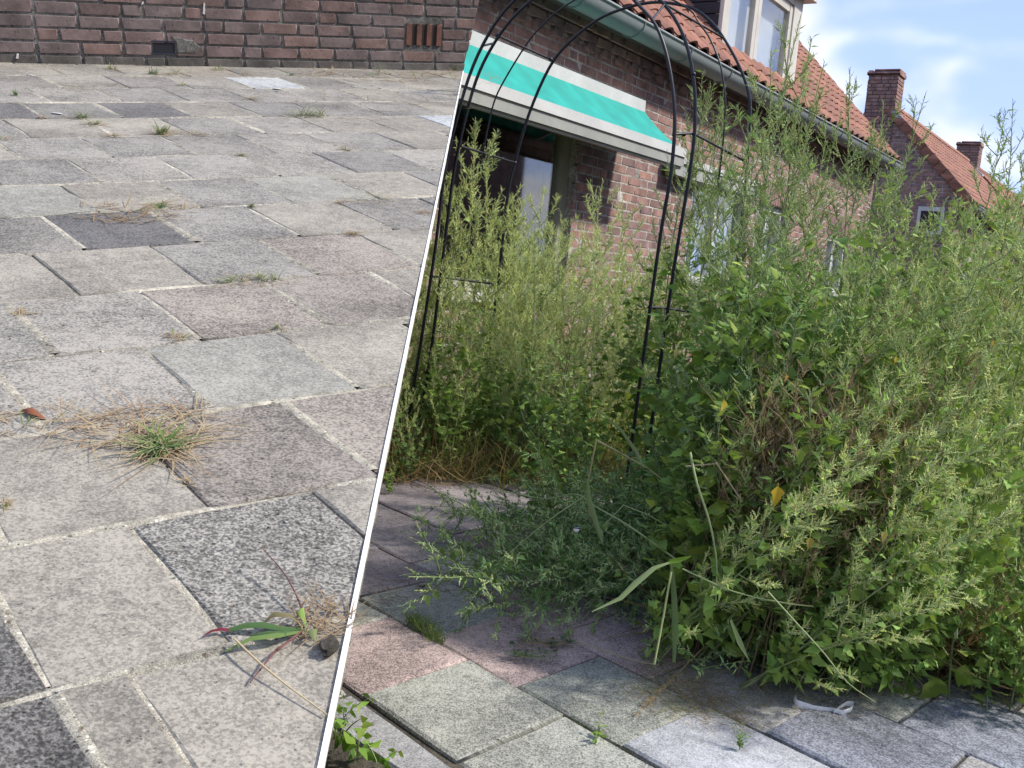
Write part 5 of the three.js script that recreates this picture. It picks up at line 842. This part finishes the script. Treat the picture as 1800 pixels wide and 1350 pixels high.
// ------------------------------------------------------------------ the black garden arch
{
  const foot = at(1105, 895, 4.4), arch = thing('garden_arch', V(foot.x - 0.4, 0, -4.7), 'tall black metal rose arch of thin tubes standing before the house', 'garden arch');
  const black = new THREE.MeshStandardMaterial({ color: new THREE.Color(0.012, 0.013, 0.02), roughness: 0.42, metalness: 0.2 });
  const dep = (px, zl, zr) => zl + (zr - zl) * (px - 780) / 440;
  const hoop = (name, pts, zl, zr, r) => { const c = pts.map(([x, y]) => at(x, y, dep(x, zl, zr))); part(name, tube(c, [r], 8, 4), black, arch); return c; };
  hoop('hoop', [[727, 822], [735, 760], [760, 600], [785, 400], [800, 290], [825, 180], [850, 110], [890, 45], [935, 0], [990, -36], [1050, -50], [1110, -36], [1165, 5], [1200, 60], [1218, 130], [1222, 210], [1213, 300], [1185, 470], [1152, 700], [1132, 840], [1125, 893]], 4.95, 4.4, 0.0074);
  hoop('hoop', [[703, 832], [714, 760], [740, 600], [766, 430], [782, 300], [805, 200], [832, 115], [868, 45], [905, 0], [960, -43], [1020, -58], [1080, -40], [1117, 3], [1153, 45], [1175, 110], [1186, 200], [1180, 300], [1160, 420], [1128, 650], [1102, 840], [1093, 905]], 4.83, 4.28, 0.0074);
  hoop('hoop', [[836, 780], [845, 720], [867, 563], [882, 437], [893, 340], [905, 285], [930, 200], [965, 120], [1000, 75], [1050, 35], [1100, 14], [1150, 4], [1198, 9], [1227, 20], [1253, 42], [1272, 67], [1293, 103], [1308, 137], [1317, 170], [1318, 212], [1310, 330], [1285, 560], [1262, 760], [1254, 860]], 5.4, 4.85, 0.0074);
  hoop('thin_hoop', [[850, 264], [858, 222], [869, 178], [886, 142], [924, 80], [951, 47], [985, 16], [1040, -14], [1105, -22], [1165, -8], [1213, 18], [1227, 38], [1245, 63], [1257, 88], [1267, 117], [1272, 147], [1275, 183], [1272, 240], [1262, 330]], 5.2, 4.65, 0.004);
  const N = (x, y) => at(x, y, dep(x, 4.95, 4.4)), N2 = (x, y) => at(x, y, dep(x, 4.83, 4.28)), F = (x, y) => at(x, y, dep(x, 5.4, 4.85));
  const rung = (a, b) => part('rung', tube([a, a.clone().lerp(b, 0.5), b], [0.005], 6, 2), black, arch);
  rung(N(810, 257), F(905, 286)); rung(N(874, 62), F(974, 107)); rung(N(1170, 8), F(1272, 67)); rung(N(1219, 235), F(1307, 282)); rung(N(1167, 541), F(1284, 560)); rung(N(772, 487), F(877, 500));
  rung(N2(1184, 236), N(1219, 234)); rung(N2(1139, 540), N(1173, 541)); rung(N2(760, 486), N(774, 487)); rung(N2(850, 80), N(868, 76)); rung(N2(1117, 4), N(1150, -8)); rung(N2(1147, 34), N(1168, 8));
  for (const p of [N(1219, 235), N(1202, 236), N(1150, 541), N(1219, 130), F(905, 286), N(874, 62), F(968, 104)]) { const k = new THREE.SphereGeometry(0.0098, 8, 6); k.translate(p.x, p.y, p.z); part('joint_knob', k, black, arch); }
}
// ------------------------------------------------------------------ single stalks, leaves and litter on the right
{
  const R = rng(808), tan = leafMat([0.42, 0.31, 0.15], 0.15), greenStalk = plain([0.26, 0.32, 0.13], 0.7), paleBlade = leafMat([0.27, 0.35, 0.14], 0.4), limeB = leafMat([0.26, 0.42, 0.03], 0.45);
  const path = (list, z0, z1) => list.map(([x, y], i) => at(x, y, z0 + (z1 - z0) * i / (list.length - 1)));
  const single = (name, label, cat, list, z0, z1, r, mat) => { const p = path(list, z0, z1); return tag(part(numbered(name), tube(p, r, 6, 3), mat, scene), label, cat); };
  const kink = (list) => list.flatMap((p, i) => (i && i < list.length - 1 ? [[p[0] + (list[i - 1][0] - p[0]) * 0.04, p[1] + (list[i - 1][1] - p[1]) * 0.04], p, [p[0] + (list[i + 1][0] - p[0]) * 0.04, p[1] + (list[i + 1][1] - p[1]) * 0.04]] : [p]));
  const bladeOf = (parent, name, list, z0, z1, w, mat, fold = 0.35) => { const p = path(list, z0, z1); return part(name, strip(p, w, V(0.75, 0.1, 0.65), fold), mat, parent); };
  // the bent reed-like grass
  const g1 = thing('bent_grass_stalk', ground(1190, 990), 'long grass stalk snapped into an upside-down V, its right limb tan', 'grass stalk');
  part('stalk', tube(path(kink([[1035, 905], [1034, 845], [1048, 774], [1090, 796], [1140, 824], [1192, 864]]), 2.75, 2.8), [0.0022, 0.0026, 0.0018], 6, 3), plain([0.30, 0.27, 0.12], 0.7), g1);
  bladeOf(g1, 'blade', [[1033, 840], [1033, 870], [1040, 900], [1052, 935], [1060, 958]], 2.74, 2.65, [0.006, 0.014, 0.02, 0.014, 0.002], paleBlade);
  bladeOf(g1, 'blade', [[1050, 720], [1090, 755], [1118, 795], [1128, 815]], 2.9, 2.8, [0.004, 0.010, 0.012, 0.006], paleBlade);
  single('long_weed_stem', 'long pale green stem arching down to the right across the fallen weeds', 'stem', [[879, 862], [960, 877], [1010, 868], [1046, 890], [1105, 924], [1167, 968], [1190, 985]], 2.95, 2.6, [0.0014, 0.0030], greenStalk);
  single('long_weed_stem', 'straight pale stem slanting up to the right from the low fallen tops', 'stem', [[880, 985], [960, 918], [1028, 872]], 2.75, 2.8, [0.0012, 0.002], greenStalk);
  single('long_weed_stem', 'thin stem kinked like a roof, left of the dark leafy clump', 'stem', kink([[1060, 925], [1096, 888], [1140, 905], [1185, 932]]), 2.7, 2.7, [0.0013], greenStalk);
  single('long_weed_stem', 'thick pale stem hanging down before the dark leaves left of the yellow leaves', 'stem', [[1213, 795], [1225, 850], [1245, 910], [1256, 960], [1260, 1000], [1258, 1060]], 2.55, 2.45, [0.0036, 0.0018], greenStalk);
  single('long_weed_stem', 'bent pinkish stem just right of the thick hanging stem', 'stem', kink([[1205, 820], [1260, 815], [1302, 878]]), 2.6, 2.55, [0.002], plain([0.36, 0.26, 0.16], 0.7));
  single('long_weed_stem', 'long straight stem slanting down to the right over the dark foot of the thicket', 'stem', [[1200, 1000], [1290, 1040], [1380, 1060], [1430, 1066]], 2.4, 2.3, [0.0021, 0.001], greenStalk);
  single('long_weed_stem', 'thin stem slanting down towards the white plastic strip', 'stem', [[1350, 1040], [1400, 1095], [1450, 1150], [1490, 1200], [1540, 1235]], 2.25, 2.1, [0.0021, 0.001], greenStalk);
  // the broken grass with two broad blades hanging over the path
  const g2 = thing('broad_grass', ground(1183, 1100), 'broken grass with two broad pale blades hanging over the path and a lime-green tip', 'grass');
  bladeOf(g2, 'blade', [[1185, 985], [1150, 996], [1118, 1022], [1090, 1050], [1040, 1075]], 2.45, 2.35, [0.008, 0.017, 0.020, 0.016, 0.003], paleBlade);
  bladeOf(g2, 'blade', [[1180, 992], [1184, 1050], [1186, 1110], [1184, 1165]], 2.42, 2.36, [0.008, 0.016, 0.016, 0.008], leafMat([0.17, 0.25, 0.09], 0.4));
  bladeOf(g2, 'blade', [[1176, 988], [1195, 985], [1215, 978]], 2.42, 2.4, [0.012, 0.014, 0.003], limeB);
  part('stalk', tube(path(kink([[1180, 1005], [1165, 1090], [1150, 1168]]), 2.4, 2.33), [0.0026], 5, 3), plain([0.33, 0.37, 0.15], 0.6), g2);
  part('stalk', tube([[1150, 1168, 0.01], [1110, 1160, 0.012], [1060, 1143, 0.012], [995, 1122, 0.008]].map((q) => ground(...q)), [0.0022, 0.0014], 5, 3), plain([0.42, 0.36, 0.2], 0.7), g2);
  bladeOf(g2, 'blade', [[1284, 1090], [1300, 1130], [1316, 1160]], 2.3, 2.25, [0.006, 0.014, 0.002], paleBlade);
  // dry grass ear on the tiles
  const g3 = thing('dry_grass_ear', ground(1160, 1215), 'tan dry grass ear lying slantwise on the grey tile', 'grass ear');
  part('stalk', tube([[1195, 1180, 0.02], [1235, 1140, 0.05], [1285, 1095, 0.09]].map((q) => ground(...q)), [0.0016], 5, 2), tan, g3);
  { const ms = [], a0 = ground(1200, 1180, 0.018), a1 = ground(1118, 1256, 0.006); for (let k = 0; k < 46; k++) { const t = R(), p = a0.clone().lerp(a1, t), d = a1.clone().sub(a0).normalize(); ms.push(aim(p, d.add(V(R.r(-0.5, 0.5), R.r(-0.1, 0.4), R.r(-0.5, 0.5))), R.r(0, 6), 0.012, 0.035 * (1.1 - 0.6 * t), 0.012)); } const e = instances('spikelets', knotB, tan, ms.map((m) => m.premultiply(new THREE.Matrix4().makeTranslation(-g3.position.x, -g3.position.y, -g3.position.z))), g3); e.name = 'spikelets'; }
  // weeds torn out and left on the pink tile
  for (const [x, y, dx, label] of [[955, 1130, 90, 'small torn weed with pale roots lying on the pink tile'], [940, 1150, -70, 'green sprig lying on the pink tile below the torn weed']]) {
    const g = thing('torn_weed', ground(x, y), label, 'weed'), gs = [], ls = []; for (let k = 0; k < 7; k++) { const p = [0, 1, 2, 3].map((q) => ground(x + dx * (0.5 - q / 3) + R.r(-6, 6), y + (k - 3) * 3 * q / 3 + R.r(-4, 4), 0.006 + R.r(0, 0.012))); gs.push(tube(p, [0.0012, 0.0006], 3, 2)); for (let q = 0; q < 6; q++) { const b = p[q % 4]; ls.push(strip([b, b.clone().add(V(R.r(-0.02, 0.02), 0.006, R.r(-0.012, 0.012))), b.clone().add(V(R.r(-0.035, 0.035), 0.004, R.r(-0.02, 0.02)))], [0.002, 0.006, 0.0008], V(0.3, 0.2, 1), 0.2)); } }
    part('stem', merge(gs), dx > 0 ? tan : greenStalk, g); part('leaves', merge(ls), leafMat([0.09, 0.17, 0.05]), g, 'stuff'); }
  { const gp = thing('joint_weed', ground(750, 1106), 'feathery moss-green weed filling the joint above the pink tiles', 'weed'), ms = [], cs = []; for (let k = 0; k < 260; k++) { const t = R(), p = ground(724 + 46 * t + R.r(-12, 12), 1092 + 36 * t + R.r(-8, 8), 0.0).sub(gp.position); ms.push(aim(p, V(R.r(-0.7, 0.7), 0.7, R.r(-0.7, 0.7)), R.r(0, 6), 0.012, R.r(0.018, 0.042), 0.012)); cs.push(shades(R, [0.17, 0.23, 0.06], 0.3)); } instances('sprigs', knotA, knotM, ms, gp, cs); }
  // white plastic strip, curled at its right end
  const strip1 = thing('plastic_strip', ground(1430, 1245), 'crumpled white plastic strip lying on the tiles before the thicket', 'plastic strip');
  const wp = plain([0.9, 0.9, 0.89], 0.5); wp.side = THREE.DoubleSide;
  part('band', strip([[1396, 1226, 0.012], [1399, 1236, 0.014], [1412, 1240, 0.010], [1428, 1245, 0.008], [1446, 1247, 0.008]].map((q) => ground(...q)), [0.017, 0.018, 0.018, 0.017, 0.016], V(0.15, 1, 0.3), 0.05), wp, strip1);
  part('band', strip([[1444, 1247, 0.006], [1462, 1249, 0.006], [1482, 1253, 0.009], [1498, 1246, 0.012], [1500, 1238, 0.014], [1488, 1236, 0.014], [1474, 1244, 0.012], [1466, 1252, 0.008]].map((q) => ground(...q)), [0.015, 0.015, 0.015, 0.015, 0.015, 0.014, 0.012, 0.008], V(0.15, 1, 0.3), 0.05), wp, strip1);
  // small white and black thing among the fallen weeds
  const cap = thing('bottle_cap', at(1013, 930, 2.7), 'small white and black cap half hidden among the fallen weeds', 'cap');
  { const p = cap.position, g = new THREE.SphereGeometry(0.0085, 14, 10); g.scale(1, 0.95, 1); g.translate(p.x, p.y, p.z); part('shell', g, plain([0.75, 0.75, 0.76], 0.4), cap); const b = new THREE.TorusGeometry(0.0079, 0.0018, 6, 18); b.rotateX(1.35); b.translate(p.x, p.y + 0.003, p.z); part('band', b, plain([0.01, 0.01, 0.012], 0.4), cap); const c = new THREE.SphereGeometry(0.0066, 12, 6, 0, 6.3, 0, 1.0); c.translate(p.x, p.y + 0.0032, p.z); part('lid', c, plain([0.012, 0.012, 0.014], 0.4), cap); }
  // yellow leaves on the tall weeds
  const near = (pt) => { let best, bd = 1e9; for (const o of scene.children) if (/^(fat_hen|bushy|leaning)_weed/.test(o.name)) { const q = o.position.clone().setY(0), d = q.distanceTo(pt.clone().setY(0)); if (d < bd) { bd = d; best = o; } } best.updateMatrixWorld(true); return best; };
  for (const [x, y, z, size, col, label] of [[1273, 697, 2.62, 0.052, [0.50, 0.42, 0.05], 'yellow-green leaf'], [1368, 848, 2.35, 0.058, [0.62, 0.42, 0.03], 'bright yellow leaf'], [1383, 655, 2.6, 0.026, [0.55, 0.27, 0.06], 'small orange leaf'], [1408, 785, 2.4, 0.045, [0.26, 0.34, 0.05], 'lime leaf'], [1745, 595, 2.5, 0.022, [0.6, 0.36, 0.03], 'small yellow leaf'], [1575, 625, 2.5, 0.02, [0.6, 0.45, 0.03], 'small yellow leaf'], [1190, 610, 2.9, 0.035, [0.45, 0.38, 0.13], 'withered pale leaf'], [1425, 940, 2.2, 0.035, [0.40, 0.30, 0.06], 'yellowing leaf'], [1555, 930, 2.2, 0.03, [0.52, 0.45, 0.1], 'yellowing leaf']]) {
    const pt = at(x, y, z), o = near(pt), l = shade(new THREE.Mesh(leafWide2, leafMat(col, 0.4))); l.name = 'leaf'; l.userData.label = label;
    const m = new THREE.Matrix4().copy(o.matrixWorld).invert().multiply(aim(pt, V(R.r(-0.1, 0.3), -1, 0.25), R.r(-0.4, 0.4) + Math.PI, size, size, size)); m.decompose(l.position, l.quaternion, l.scale); o.add(l);
  }
  for (const [x, y, label] of [[848, 1027, 'dead rust-coloured leaf under the left end of the fallen weeds'], [745, 1030, 'crumpled brown dead leaf beside the dark joint at the left']]) tag(part(numbered('dead_leaf'), strip([0, 1, 2, 3].map((k) => ground(x - 12 + k * 9, y + (k % 2) * 3, 0.004 + 0.006 * Math.sin(k))), [0.004, 0.016, 0.018, 0.002], V(0.1, 0.4, 1), 0.5), leafMat(x > 800 ? [0.36, 0.14, 0.07] : [0.17, 0.10, 0.05], 0.15), scene), label, 'leaf');
}

renderer.render(scene, camera);
